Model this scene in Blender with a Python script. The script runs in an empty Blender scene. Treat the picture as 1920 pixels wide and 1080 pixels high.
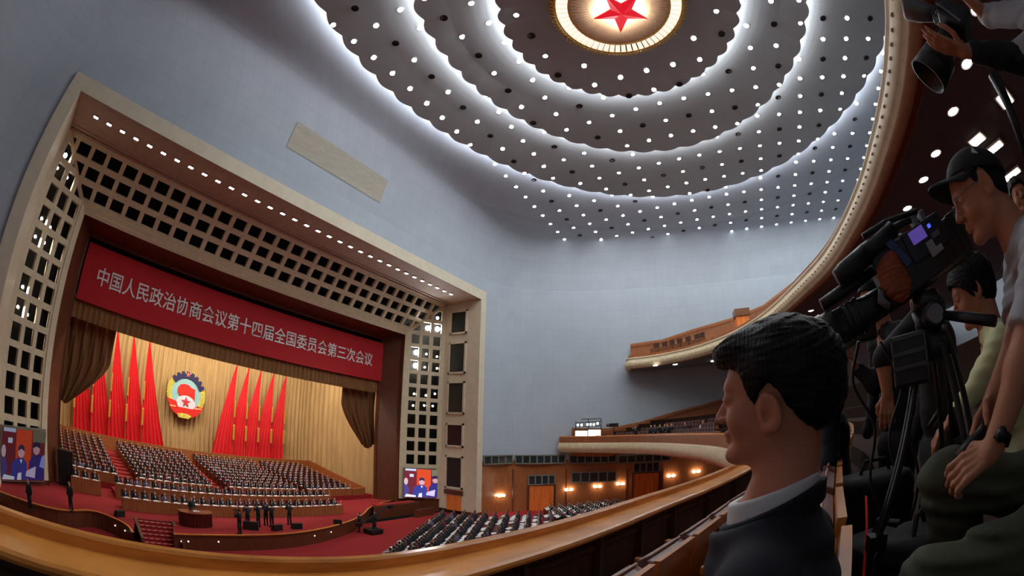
import bpy, math, random
import numpy as np
from mathutils import Vector, Matrix

random.seed(7)
rng = np.random.default_rng(7)
SC = bpy.context.scene
COL = SC.collection

# ------------------------------------------------------------------ camera (diagonal fisheye lens)
# axes: x along the stage wall, y towards the stage, z up; the lens is the origin
FPX = 835.8015787885813            # focal length in pixels of the 1920 px wide frame
RC = np.array([[0.4830277423429938, -0.2848342032666171, -0.8279816886722204],
               [-0.8754778164889784, -0.1409864013945744, -0.4622352512060267],
               [0.014926250792514043, 0.9481520507130063, -0.3174663695039202]])
cam_d = bpy.data.cameras.new('camera')
cam = bpy.data.objects.new('camera', cam_d)
COL.objects.link(cam)
SC.camera = cam
cam.matrix_world = Matrix([list(RC[i]) + [0.0] for i in range(3)] + [[0, 0, 0, 1]])
cam_d.type = 'PANO'
cam_d.sensor_width = 36.0
cam_d.clip_start = 0.02
cam_d.clip_end = 500.0
for holder in (cam_d, getattr(cam_d, 'cycles', None)):
    try:
        holder.panorama_type = 'FISHEYE_EQUISOLID'
        holder.fisheye_lens = FPX / 1920.0 * 36.0
        holder.fisheye_fov = math.radians(200)
    except Exception:
        pass

# ------------------------------------------------------------------ view and exposure
SC.view_settings.view_transform = 'Standard'
SC.view_settings.look = 'None'
SC.view_settings.exposure = 0.0
SC.view_settings.gamma = 1.0
SC.view_settings.use_curve_mapping = False
SC.cycles.use_denoising = True
SC.cycles.max_bounces = 6
SC.cycles.diffuse_bounces = 4
SC.cycles.glossy_bounces = 2
SC.cycles.sample_clamp_indirect = 4.0

# ------------------------------------------------------------------ world: an enclosed hall
wd = bpy.data.worlds.new('world')
SC.world = wd
wd.use_nodes = True
wd.node_tree.nodes['Background'].inputs[0].default_value = (0.02, 0.02, 0.022, 1)
wd.node_tree.nodes['Background'].inputs[1].default_value = 0.3

# ------------------------------------------------------------------ stage lights (rows of border lamps over the stage)
def area(name, loc, target, sx, sy, power, col):
    ld = bpy.data.lights.new(name, 'AREA')
    ld.shape = 'RECTANGLE'; ld.size = sx; ld.size_y = sy; ld.energy = power; ld.color = col
    o = bpy.data.objects.new(name, ld); COL.objects.link(o)
    o.location = loc
    o.rotation_euler = (Vector(target) - Vector(loc)).to_track_quat('-Z', 'Y').to_euler()
    return o
def spot(name, loc, target, power, col, ang=50, r=0.2):
    ld = bpy.data.lights.new(name, 'SPOT')
    ld.energy = power; ld.color = col; ld.spot_size = math.radians(ang); ld.spot_blend = 0.6; ld.shadow_soft_size = r
    o = bpy.data.objects.new(name, ld); COL.objects.link(o)
    o.location = loc
    o.rotation_euler = (Vector(target) - Vector(loc)).to_track_quat('-Z', 'Y').to_euler()
    return o
WARM = (1.0, 0.86, 0.68)
area('border_light', (17.3, 42.5, 8.6), (17.3, 51.5, -3.0), 31, 1.5, 3800, WARM)
area('border_light', (17.3, 38.0, 8.8), (17.3, 41.0, -8.0), 31, 1.2, 1900, (1.0, 0.9, 0.78))

LAMP_E = 185.0       # ceiling lamps, radiance
COVE_E = 36.0        # light troughs round the ceiling rings

# ------------------------------------------------------------------ lens maths, used to read directions
def ray(px, py):
    u, v = px - 960.0, 540.0 - py
    r = math.hypot(u, v) + 1e-9
    th = 2 * math.asin(min(1.0, r / (2 * FPX)))
    d = np.array([math.sin(th) * u / r, math.sin(th) * v / r, -math.cos(th)])
    return RC @ d
def P(px, py, dist):
    return ray(px, py) * dist
def at_y(px, py, y):
    d = ray(px, py); return d * (y / d[1])
def at_z(px, py, z):
    d = ray(px, py); return d * (z / d[2])
def at_x(px, py, x):
    d = ray(px, py); return d * (x / d[0])
def at_h(px, py, h):
    d = ray(px, py); return d * (h / math.hypot(d[0], d[1]))
def project(w):
    d = np.asarray(w, float) @ RC
    d = d / np.linalg.norm(d)
    th = math.acos(max(-1, min(1, -d[2])))
    r = 2 * FPX * math.sin(th / 2)
    h = math.hypot(d[0], d[1]) + 1e-12
    return 960 + r * d[0] / h, 540 - r * d[1] / h
def in_frame(w, m=12):
    x, y = project(w)
    return -m < x < 1920 + m and -m < y < 1080 + m

# ------------------------------------------------------------------ materials
def lin(c):
    out = []
    for v in c:
        v = v / 255.0
        out.append(v / 12.92 if v <= 0.04045 else ((v + 0.055) / 1.055) ** 2.4)
    return tuple(out) + (1.0,)
_MATS = {}
def M(name, col, rough=0.55, var=0.10, scale=6.0, metal=0.0, bump=0.0, stretch=(1, 1, 1), emit=None, spec=0.5, trans=0.0, sheen=0.0, coat=0.0):
    if name in _MATS: return _MATS[name]
    m = bpy.data.materials.new(name); _MATS[name] = m
    m.use_nodes = True
    nt = m.node_tree; N = nt.nodes; L = nt.links
    b = N['Principled BSDF']
    b.inputs['Roughness'].default_value = rough
    b.inputs['Metallic'].default_value = metal
    b.inputs['Specular IOR Level'].default_value = spec
    if coat: b.inputs['Coat Weight'].default_value = coat
    if sheen: b.inputs['Sheen Weight'].default_value = sheen
    if trans: b.inputs['Transmission Weight'].default_value = trans
    c = lin(col)
    tc = N.new('ShaderNodeTexCoord'); mp = N.new('ShaderNodeMapping')
    mp.inputs['Scale'].default_value = [scale * s for s in stretch]
    L.new(tc.outputs['Object'], mp.inputs['Vector'])
    nz = N.new('ShaderNodeTexNoise'); nz.inputs['Scale'].default_value = 1.0; nz.inputs['Detail'].default_value = 4.0
    L.new(mp.outputs['Vector'], nz.inputs['Vector'])
    rp = N.new('ShaderNodeValToRGB')
    rp.color_ramp.elements[0].position = 0.3; rp.color_ramp.elements[1].position = 0.7
    rp.color_ramp.elements[0].color = [max(0, x * (1 - var)) for x in c[:3]] + [1]
    rp.color_ramp.elements[1].color = [min(1, x * (1 + var)) for x in c[:3]] + [1]
    L.new(nz.outputs['Fac'], rp.inputs['Fac'])
    L.new(rp.outputs['Color'], b.inputs['Base Color'])
    if bump:
        bp = N.new('ShaderNodeBump'); bp.inputs['Strength'].default_value = bump; bp.inputs['Distance'].default_value = 0.02
        L.new(nz.outputs['Fac'], bp.inputs['Height']); L.new(bp.outputs['Normal'], b.inputs['Normal'])
    if emit is not None:
        ec, es = emit
        b.inputs['Emission Color'].default_value = lin(ec); b.inputs['Emission Strength'].default_value = es
    return m
def wood(name, col, rough=0.35, grain=(14, 14, 1.2), var=0.28):
    return M(name, col, rough=rough, var=var, scale=1.0, stretch=grain, spec=0.45)

MW = dict(
    blue=M('painted blue plaster wall', (173, 182, 190), rough=0.8, var=0.035, scale=0.35),
    ceil=M('matt ceiling plaster', (164, 170, 170), rough=0.85, var=0.03, scale=0.4),
    cream=M('cream stone frame', (214, 202, 176), rough=0.6, var=0.06, scale=1.5),
    cream2=M('cream lattice plaster', (206, 192, 160), rough=0.6, var=0.08, scale=3.0),
    soffit=M('brown proscenium soffit', (172, 150, 132), rough=0.75, var=0.08, scale=2.0),
    black=M('black metal', (14, 14, 15), rough=0.5, var=0.2, scale=20),
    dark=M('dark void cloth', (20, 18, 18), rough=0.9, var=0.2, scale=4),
    wood=wood('orange brown wood panelling', (156, 94, 54)),
    woodd=wood('dark brown wood frame', (96, 52, 32)),
    ledge=wood('polished honey wood ledge', (238, 150, 70), rough=0.22, grain=(3, 3, 20)),
    deskw=wood('red brown desk wood', (128, 58, 28)),
    panel=wood('dark walnut panel', (70, 42, 28), rough=0.5),  # walnut that is dark by its own colour
    red=M('red stage carpet', (150, 22, 24), rough=0.95, var=0.10, scale=3.0),
    banner=M('scarlet banner cloth', (178, 10, 22), rough=0.8, var=0.05, scale=1.0),
    flag=M('bright red silk flag', (216, 22, 34), rough=0.6, var=0.12, scale=1.0, stretch=(5, 1, .4)),
    gold=M('gold tassel braid', (212, 160, 70), rough=0.4, var=0.15, scale=8, metal=0.3),
    tan=M('beige backdrop curtain', (190, 158, 108), rough=0.8, var=0.14, scale=1.0, stretch=(4, 1, .3)),
    pelmet=M('ochre brown pelmet curtain', (124, 80, 36), rough=0.8, var=0.2, scale=1.0, stretch=(8, 1, .4)),
    swag=M('bronze swag curtain', (112, 70, 30), rough=0.8, var=0.2, scale=1.0, stretch=(6, 6, .6)),
    white=M('white paint', (232, 230, 224), rough=0.6, var=0.03, scale=4),
    fascia=M('ivory gilded balcony moulding', (206, 186, 150), rough=0.55, var=0.12, scale=2.5),
    fascwood=wood('brown balcony underside wood', (120, 74, 44)),
    bsoff=M('dark brown balcony soffit', (112, 118, 126), rough=0.8, var=0.06, scale=1.0),
    glass=M('dark window glass', (46, 54, 58), rough=0.15, var=0.25, scale=1.0),
    mull=M('pale grey window mullion', (116, 114, 102), rough=0.5, var=0.05),
    curt=M('orange door curtain', (230, 124, 46), rough=0.7, var=0.2, scale=1.0, stretch=(5, 5, .3)),
    lamp=M('lit lamp glass', (255, 255, 255), emit=((246, 252, 255), LAMP_E), var=0.0),
    lampoff=M('unlit lamp opening', (26, 22, 22), rough=0.7, var=0.1),
    cove=M('lit trough lamps', (255, 255, 255), emit=((248, 248, 255), COVE_E), var=0.0),
    paper=M('white paper', (236, 234, 230), rough=0.8, var=0.03, scale=30),
)
# faint joints of the plaster tiles on the blue walls
nt = MW['blue'].node_tree; N_ = nt.nodes; Lk = nt.links
tc = N_.new('ShaderNodeTexCoord'); sp_ = N_.new('ShaderNodeSeparateXYZ'); ad = N_.new('ShaderNodeMath'); ad.operation = 'SUBTRACT'; cb2 = N_.new('ShaderNodeCombineXYZ'); bk = N_.new('ShaderNodeTexBrick'); mx = N_.new('ShaderNodeMix'); mx.data_type = 'RGBA'; mx.blend_type = 'MULTIPLY'; mx.inputs[0].default_value = 1.0
Lk.new(tc.outputs['Object'], sp_.inputs[0]); Lk.new(sp_.outputs['X'], ad.inputs[0]); Lk.new(sp_.outputs['Y'], ad.inputs[1]); Lk.new(ad.outputs[0], cb2.inputs['X']); Lk.new(sp_.outputs['Z'], cb2.inputs['Y']); Lk.new(cb2.outputs[0], bk.inputs['Vector'])
bk.inputs['Color1'].default_value = (1, 1, 1, 1); bk.inputs['Color2'].default_value = (.965, .965, .97, 1); bk.inputs['Mortar'].default_value = (.91, .91, .92, 1); bk.inputs['Scale'].default_value = 1.0; bk.inputs['Mortar Size'].default_value = .03; bk.inputs['Brick Width'].default_value = 1.1; bk.inputs['Row Height'].default_value = 1.1; bk.offset = 0.0
pb = N_['Principled BSDF']; src = pb.inputs['Base Color'].links[0].from_socket
Lk.new(src, mx.inputs[6]); Lk.new(bk.outputs['Color'], mx.inputs[7]); Lk.new(mx.outputs[2], pb.inputs['Base Color'])
# ------------------------------------------------------------------ mesh building
WM = {}
class MB:
    def __init__(s): s.v = []; s.f = []; s.m = []
    def add(s, V, F, mi=0, T=None):
        V = np.asarray(V, float).reshape(-1, 3)
        if T is not None:
            T = np.array(T); V = V @ T[:3, :3].T + T[:3, 3]
        b = len(s.v)
        s.v.extend(map(tuple, V)); s.f.extend([tuple(i + b for i in f) for f in F]); s.m.extend([mi] * len(F))
        return s
    def box(s, c, d, mi=0, T=None, R=None):
        x, y, z = [q / 2 for q in d]
        V = np.array([(a * x, b * y, e * z) for a in (-1, 1) for b in (-1, 1) for e in (-1, 1)])
        if R is not None: V = V @ np.array(R).T
        V = V + np.array(c)
        return s.add(V, [(0, 1, 3, 2), (4, 6, 7, 5), (0, 4, 5, 1), (2, 3, 7, 6), (0, 2, 6, 4), (1, 5, 7, 3)], mi, T)
    def hexa(s, V, mi=0):     # eight corners: bottom 4, top 4
        return s.add(V, [(3, 2, 1, 0), (4, 5, 6, 7), (0, 1, 5, 4), (1, 2, 6, 5), (2, 3, 7, 6), (3, 0, 4, 7)], mi)
    def tube(s, pts, r, n=8, mi=0, cap=True, T=None):
        pts = np.asarray(pts, float); k = len(pts)
        rr = np.full(k, r) if np.isscalar(r) else np.asarray(r, float)
        V = []
        tg = np.gradient(pts, axis=0)
        t0 = tg[0] / (np.linalg.norm(tg[0]) + 1e-12)
        a = np.cross(t0, [0, 0, 1.0])
        if np.linalg.norm(a) < 1e-3: a = np.cross(t0, [1.0, 0, 0])
        for i in range(k):
            t = tg[i] / (np.linalg.norm(tg[i]) + 1e-12)
            a = a - t * (a @ t); a /= np.linalg.norm(a) + 1e-12
            b = np.cross(t, a)
            for j in range(n):
                q = 2 * math.pi * j / n
                V.append(pts[i] + rr[i] * (a * math.cos(q) + b * math.sin(q)))
        F = [(i * n + j, i * n + (j + 1) % n, (i + 1) * n + (j + 1) % n, (i + 1) * n + j) for i in range(k - 1) for j in range(n)]
        if cap: F += [tuple(range(n))[::-1], tuple(range((k - 1) * n, k * n))]
        return s.add(V, F, mi, T)
    def ell(s, c, r, nu=12, nv=8, mi=0, R=None, T=None):
        r = (r, r, r) if np.isscalar(r) else r
        V = [(0, 0, r[2])]
        for i in range(1, nv):
            a = math.pi * i / nv
            for j in range(nu):
                q = 2 * math.pi * j / nu
                V.append((r[0] * math.sin(a) * math.cos(q), r[1] * math.sin(a) * math.sin(q), r[2] * math.cos(a)))
        V.append((0, 0, -r[2])); V = np.array(V)
        if R is not None: V = V @ np.array(R).T
        V = V + np.array(c); e = len(V) - 1
        F = [(0, 1 + j, 1 + (j + 1) % nu) for j in range(nu)]
        F += [(1 + i * nu + j, 1 + (i + 1) * nu + j, 1 + (i + 1) * nu + (j + 1) % nu, 1 + i * nu + (j + 1) % nu) for i in range(nv - 2) for j in range(nu)]
        F += [(e, 1 + (nv - 2) * nu + (j + 1) % nu, 1 + (nv - 2) * nu + j) for j in range(nu)]
        return s.add(V, F, mi, T)
    def lathe(s, prof, n=24, mi=0, T=None, cap=True):
        V = []
        for r, z in prof:
            for j in range(n):
                q = 2 * math.pi * j / n; V.append((r * math.cos(q), r * math.sin(q), z))
        k = len(prof)
        F = [(i * n + j, i * n + (j + 1) % n, (i + 1) * n + (j + 1) % n, (i + 1) * n + j) for i in range(k - 1) for j in range(n)]
        if cap: F += [tuple(range(n))[::-1], tuple(range((k - 1) * n, k * n))]
        return s.add(V, F, mi, T)
    def grid(s, G, mi=0, cu=False, cv=False):
        G = np.asarray(G, float); m, n = G.shape[:2]
        F = []
        for i in range(m - (0 if cu else 1)):
            for j in range(n - (0 if cv else 1)):
                F.append((i * n + j, ((i + 1) % m) * n + j, ((i + 1) % m) * n + (j + 1) % n, i * n + (j + 1) % n))
        return s.add(G.reshape(-1, 3), F, mi)
    def prism(s, poly, h, mi=0, T=None):      # polygon in local xy, extruded along z 0..h
        k = len(poly)
        V = [(x, y, 0) for x, y in poly] + [(x, y, h) for x, y in poly]
        F = [tuple(range(k))[::-1], tuple(range(k, 2 * k))] + [(i, (i + 1) % k, k + (i + 1) % k, k + i) for i in range(k)]
        return s.add(V, F, mi, T)
    def join(s, o, T=None):
        if not o.v: return s
        b = len(s.v); V = np.array(o.v)
        if T is not None:
            T = np.array(T); V = V @ T[:3, :3].T + T[:3, 3]
        s.v.extend(map(tuple, V)); s.f.extend([tuple(i + b for i in f) for f in o.f]); s.m.extend(o.m)
        return s
    def mesh(s, name, mats, smooth=False, V=None):
        me = bpy.data.meshes.new(name)
        me.from_pydata([tuple(v) for v in (s.v if V is None else V)], [], s.f)
        for m in (mats if isinstance(mats, (list, tuple)) else [mats]): me.materials.append(m)
        me.polygons.foreach_set('material_index', s.m)
        if smooth: me.polygons.foreach_set('use_smooth', [True] * len(s.f))
        me.validate(); me.update()
        return me
    def build(s, name, mats, parent=None, smooth=False, bevel=0.0, local=False):
        """verts are in world coordinates unless local; origin goes to the base of the mesh (top level) or the parent's frame."""
        V = np.array(s.v)
        if parent is not None:
            Mp = WM[parent.name]
            if not local:
                Mi = np.array(Mp.inverted()); V = V @ Mi[:3, :3].T + Mi[:3, 3]
            base = Vector((0, 0, 0))
        else:
            lo, hi = V.min(0), V.max(0)
            base = Vector(((lo[0] + hi[0]) / 2, (lo[1] + hi[1]) / 2, lo[2]))
            if local: base = Vector((0, 0, 0))
            V = V - np.array(base)
        o = bpy.data.objects.new(name, s.mesh(name, mats, smooth, V)); COL.objects.link(o)
        if parent is not None:
            o.parent = parent; WM[o.name] = WM[parent.name].copy()
        else:
            o.location = base; WM[o.name] = Matrix.Translation(base)
        if bevel:
            bm = o.modifiers.new('bevel', 'BEVEL'); bm.width = bevel; bm.segments = 2; bm.limit_method = 'ANGLE'
        return o
def tag(o, label=None, cat=None, group=None, kind=None):
    if label: o['label'] = label
    if cat: o['category'] = cat
    if group: o['group'] = group
    if kind: o['kind'] = kind
    return o
def struct(o, label=None): return tag(o, label, kind='structure')
def thing(name, label, cat, loc=(0, 0, 0), rotz=0.0, group=None, Mw=None):
    o = bpy.data.objects.new(name, None); COL.objects.link(o); o.empty_display_size = 0.1
    Mx = Mw if Mw is not None else Matrix.Translation(Vector(loc)) @ Matrix.Rotation(rotz, 4, 'Z')
    o.matrix_world = Mx; WM[o.name] = Mx.copy()
    return tag(o, label, cat, group)
def dup(o, loc=None, rotz=None, label=None, group=None, Mw=None, parent=None):
    c = o.copy(); COL.objects.link(c)
    if parent is not None: c.parent = parent
    else:
        Mx = Mw if Mw is not None else Matrix.Translation(Vector(loc)) @ Matrix.Rotation(rotz or 0.0, 4, 'Z')
        c.matrix_world = Mx; WM[c.name] = Mx.copy()
        if label: c['label'] = label
        if group: c['group'] = group
    for ch in list(o.children): dup(ch, parent=c)
    return c
_O = 'first second third fourth fifth sixth seventh eighth ninth tenth eleventh twelfth thirteenth fourteenth fifteenth sixteenth seventeenth eighteenth nineteenth twentieth'.split()
_T = {20: 'twenty', 30: 'thirty', 40: 'forty'}
def nth(n):
    if n <= 20: return _O[n - 1]
    return _T[n // 10 * 10] + '-' + _O[n % 10 - 1] if n % 10 else {30: 'thirtieth', 40: 'fortieth'}[n]
def spline(pts, per=8):
    p = np.asarray(pts, float); out = []
    q = np.vstack([2 * p[0] - p[1], p, 2 * p[-1] - p[-2]])
    for i in range(1, len(q) - 2):
        for k in range(per):
            t = k / per
            out.append(0.5 * ((2 * q[i]) + (-q[i - 1] + q[i + 1]) * t + (2 * q[i - 1] - 5 * q[i] + 4 * q[i + 1] - q[i + 2]) * t * t + (-q[i - 1] + 3 * q[i] - 3 * q[i + 1] + q[i + 2]) * t ** 3))
    out.append(q[-2])
    return np.array(out)
def offs(C):
    t = np.gradient(C, axis=0); t /= np.linalg.norm(t, axis=1)[:, None]
    return np.stack([t[:, 1], -t[:, 0]], 1)     # to the right of travel
def sweep(C, prof, closed=False):
    n = offs(C); G = []
    for o, z in prof:
        q = C + n * o
        G.append(np.c_[q, np.full(len(q), z)])
    return np.array(G)
def fold_curtain(x0, x1, z0, z1, yfun, n=200, amp=0.12, per=0.7, nz=6, ph=0.0):
    xs = np.linspace(x0, x1, n); zs = np.linspace(z0, z1, nz); G = np.zeros((nz, n, 3))
    for i, z in enumerate(zs):
        for j, x in enumerate(xs):
            w = math.sin(2 * math.pi * x / per + ph) + 0.4 * math.sin(2 * math.pi * x / per * 0.37 + 1.3)
            G[i, j] = (x, yfun(x) + amp * w, z)
    return G

# ================================================================== THE HALL
CX = 17.3
WALL_R = [(39.8, 25.7), (43, 25.1), (46, 22.8), (48.5, 18.8), (50.3, 14), (52, 8), (53.3, 2), (54.2, -4), (54.5, -10), (53.8, -17), (51.5, -25), (46.5, -32), (40, -35)]
WR = spline(WALL_R, 6)
WL = WR.copy(); WL[:, 0] = 2 * CX - WL[:, 0]
FLOOR_Z, STAGE_Z, ZW, ZSPLIT = -9.4, -8.3, 17.0, -3.3
FY = 25.7
# floor, walls
b = MB(); b.add([(-21, -36, FLOOR_Z), (56, -36, FLOOR_Z), (56, 30, FLOOR_Z), (-21, 30, FLOOR_Z)], [(0, 1, 2, 3)])
struct(b.build('floor', MW['red']), 'red carpeted hall floor below the balcony')
def wallstrip(C, z0, z1, m, name, label):
    b = MB(); G = np.array([np.c_[C, np.full(len(C), z)] for z in (z0, z1)]); b.grid(G)
    return struct(b.build(name, m, smooth=True), label)
wallstrip(WR, ZSPLIT, ZW, MW['blue'], 'wall_right', 'pale blue plaster side wall')
wallstrip(WR, FLOOR_Z, ZSPLIT, MW['wood'], 'wall_right_lower', 'brown wood panelled lower wall')
wallstrip(WL, FLOOR_Z, ZW, MW['blue'], 'wall_left', 'pale blue plaster side wall')
b = MB(); b.add([(-5.4, -35, FLOOR_Z), (40, -35, FLOOR_Z), (40, -35, ZW), (-5.4, -35, ZW)], [(0, 1, 2, 3)])
struct(b.build('wall_back', MW['blue']))
b = MB()
b.box((CX, FY + .15, (15.1 + ZW) / 2), (45.2, .3, ZW - 15.1))
struct(b.build('wall_stage', MW['blue']), 'pale blue wall over the stage frame')

# ceiling: three scalloped rings round the star, each with a light trough, and an outer vault
RINGS = [((16.9, 2.0), 8.1, 7.5, 34), ((17.0, 1.75), 15.6, 12.2, 44), ((17.0, 0.8), 24.0, 18.5, 54)]
ZIN, ZOUT = [23.15, 23.25, 23.2, 23.1], [22.9, 22.85, 22.75]
NPH = 648
def zone_z(k, dr): return ZIN[k] - .05 * max(0, dr) + .36 * math.exp(-max(dr, -.3) / 1.1)
def ring_pt(k, ph, dr=0.0, scal=True):
    (cx, cy), a, bb, n = RINGS[k]
    e = 0.32 * (abs(math.sin(ph * n / 2)) - 0.64) if scal else 0.0
    r = 1 / math.sqrt((math.cos(ph) / a) ** 2 + (math.sin(ph) / bb) ** 2) + dr + e
    return cx + r * math.cos(ph), cy + r * math.sin(ph)
BND = np.vstack([WR, WL[::-1]])
def bound_r(c, ph):
    d = np.array([math.cos(ph), math.sin(ph)]); c = np.array(c)
    A = BND; Bq = np.roll(BND, -1, axis=0); e = Bq - A
    den = d[0] * e[:, 1] - d[1] * e[:, 0]; den = np.where(abs(den) < 1e-9, 1e-9, den)
    w = A - c
    t = (w[:, 0] * e[:, 1] - w[:, 1] * e[:, 0]) / den
    u = (w[:, 0] * d[1] - w[:, 1] * d[0]) / den
    ok = (t > 0) & (u >= -1e-9) & (u <= 1 + 1e-9)
    return t[ok].min()
def vault_z(s, S):
    c = min(4.0, 0.6 * S); f = S - c
    if s <= f: return ZIN[3] - 0.08 * s + .36 * math.exp(-s / 1.1)
    z0 = ZIN[3] - 0.08 * f; u = min(1, (s - f) / c)
    return ZW + (z0 - ZW) * math.sqrt(max(0, 1 - u ** 2))
PH = [2 * math.pi * i / NPH for i in range(NPH)]
for k in range(3):
    b = MB(); rows = []
    if k == 0:
        rows.append([(16.4 + 4.25 * math.cos(p), 2.1 + 4.25 * math.sin(p), ZIN[0] + .02) for p in PH])
    else:
        for dr in (-.6, -.25, 0.05, .35, .7, 1.1, 1.6, 2.2, 3.0): rows.append([(*ring_pt(k - 1, p, dr, False), zone_z(k, dr)) for p in PH])
    rows.append([(*ring_pt(k, p), ZOUT[k]) for p in PH])
    rows.append([(*ring_pt(k, p), ZOUT[k] + .1) for p in PH])
    rows.append([(*ring_pt(k, p, -.06), ZOUT[k] + .1) for p in PH])
    rows.append([(*ring_pt(k, p, -.1), ZOUT[k] + .02) for p in PH])
    b.grid(np.array(rows), cv=True)
    struct(b.build('ceiling', MW['ceil'], smooth=False), ['inner ceiling ring with scalloped edge round the star', 'second grey ceiling ring with scalloped edge', 'third and widest grey ceiling ring with scalloped edge'][k])
    b = MB()
    b.grid(np.array([[(*ring_pt(k, p, -.3), ZOUT[k] + .1) for p in PH], [(*ring_pt(k, p, -.26), ZOUT[k] + .3) for p in PH]]), cv=True)
    tag(b.build('cove_light', MW['cove']), ['hidden white trough light round the innermost scalloped ceiling ring', 'hidden white trough light round the middle scalloped ceiling ring', 'hidden white trough light round the outermost scalloped ceiling ring'][k], 'light', 'trough lights of the ceiling rings')
b = MB(); rows = []
c3 = RINGS[2][0]
US = [-.05, 0.0, .03, .06, 0.1, .15, .2, .35, .5, .6, .68, .74, .8, .85, .89, .93, .96, .98, 1.0]
for u in US:
    row = []
    for p in PH:
        S0 = bound_r(c3, p); r3 = math.hypot(ring_pt(2, p, 0, False)[0] - c3[0], ring_pt(2, p, 0, False)[1] - c3[1]); S = S0 - r3
        s = u * S
        if u < 0: row.append((*ring_pt(2, p, -.6, False), ZIN[3] + .48))
        else: row.append((c3[0] + (r3 + s) * math.cos(p), c3[1] + (r3 + s) * math.sin(p), vault_z(s, S)))
    rows.append(row)
b.grid(np.array(rows), cv=True)
struct(b.build('ceiling', MW['blue'], smooth=True), 'pale blue vault curving down from the lamps to the walls')
def ceil_z(x, y):
    for k in range(3):
        (cx, cy), a, bb, n = RINGS[k]
        if math.hypot((x - cx) / a, (y - cy) / bb) < 1.0:
            t1 = math.hypot((x - cx) / a, (y - cy) / bb)
            if k == 0: u = max(0, (math.hypot(x - 16.4, y - 2.1) - 4.0) / 4.0)
            else:
                (qx, qy), qa, qb, _n = RINGS[k - 1]
                t0 = math.hypot((x - qx) / qa, (y - qy) / qb)
                dr = (t0 - 1) * (qa + qb) / 2
                if dr < 3.0: return zone_z(k, dr), k, (1 - t1) * bb
                u = (t0 - 1) * qa / ((t0 - 1) * qa + (1 - t1) * a); z3 = zone_z(k, 3.0); u3 = min(1, (dr - 3.0) / max(.5, dr - 3.0 + (1 - t1) * bb))
                return z3 + (ZOUT[k] - z3) * u3, k, (1 - t1) * bb
            return ZIN[k] + (ZOUT[k] - ZIN[k]) * min(1, max(0, u)), k, (1 - t1) * bb
    ph = math.atan2(y - c3[1], x - c3[0]); r = math.hypot(x - c3[0], y - c3[1])
    q = ring_pt(2, ph, 0, False); r3 = math.hypot(q[0] - c3[0], q[1] - c3[1]); S = bound_r(c3, ph) - r3
    return vault_z(r - r3, S), 3, (S - (r - r3))

# lamps in a square grid over the whole ceiling; every second of every second row is out
bl = MB(); bl.lathe([(.17, .04), (.19, 0), (.17, -.03), (.148, -.02)], 14, 1, cap=False); bl.lathe([(.148, -.022), (.1, -.04), (.01, -.045)], 14, 0)
bl.add([(.148 * math.cos(2 * math.pi * j / 14), .148 * math.sin(2 * math.pi * j / 14), .03) for j in range(14)], [tuple(range(14))], 1)
lit_me = bl.mesh('ceiling_lamp', [MW['lamp'], MW['ceil']])
bl = MB(); bl.lathe([(.24, .02), (.26, -.02), (.2, -.035), (.17, .03), (.02, .04)], 14, 0); off_me = bl.mesh('unlit_ceiling_lamp', [MW['lampoff']])
rows_l, rows_d = {}, {}
for j in range(11, -9, -1):
    y = -3.76 + 1.975 * j
    for i in range(-7, 18):
        x = 16.5 + 2.02 * i
        if math.hypot(x - 16.4, y - 2.1) < 4.9: continue
        z, k, m = ceil_z(x, y)
        if k == 3 and (m < 3.0 or (x < 24)): continue
        if k < 3 and m < -.05: continue
        if not in_frame((x, y, z), 8): continue
        if project((x, y, z))[0] > 1700: continue
        dark = (j % 2 == 0) and (i % 2 == 0)
        (rows_d if dark else rows_l).setdefault(j, []).append((x, y, z))
for dct, me, nm in ((rows_l, lit_me, 'ceiling_lamp'), (rows_d, off_me, 'unlit_ceiling_lamp')):
    for q, j in enumerate(sorted(dct, reverse=True)):
        for n, (x, y, z) in enumerate(sorted(dct[j])):
            o = bpy.data.objects.new(nm, me); COL.objects.link(o); o.location = (x, y, z - .03)
            if nm == 'ceiling_lamp':
                tag(o, f'round lit ceiling lamp, {nth(q + 1)} lit row out from the stage, {nth(n + 1)} along the row', 'lamp', 'lit lamps in the ceiling grid')
            else:
                tag(o, f'dark unlit ceiling lamp, {nth(q + 1)} such row out from the stage, {nth(n + 1)} along the row', 'lamp', 'unlit lamps in the ceiling grid')
print('LAMPS', sum(map(len, rows_l.values())), sum(map(len, rows_d.values())))

# the star medallion
SCN = (16.4, 2.1, 22.95)
md = thing('star_medallion', 'round gold and cream ceiling medallion with a lit red star', 'ceiling light', SCN)
T0 = Matrix.Translation(Vector(SCN))
b = MB(); b.lathe([(.0, .05), (1.2, .04), (2.2, 0.0), (3.05, -.05), (3.1, -.02), (3.1, .15)], 72, 0, cap=False)
gold_disc = M('pale gold medallion plaster', (240, 220, 188), rough=0.5, var=0.06, scale=3, bump=0.1)
b.build('disc', gold_disc, md, smooth=True, local=True)
b = MB()
for i in range(70):
    q = 2 * math.pi * (i + .5) / 70; w = .25
    for r in np.linspace(1.95, 2.9, 7):
        b.ell((r * math.cos(q), r * math.sin(q), -.02 - .05 * (r - 1.9)), (.09, .035, .02), 6, 4, R=np.array(Matrix.Rotation(q, 3, 'Z')))
tag(b.build('ray_relief', gold_disc, md, local=True), kind='stuff')
petal = M('lit glass petal', (255, 250, 236), emit=((255, 244, 220), .9), var=0.0)
goldm = M('gilded leaf border', (190, 156, 84), rough=0.35, var=0.35, scale=12, metal=0.6)
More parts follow.
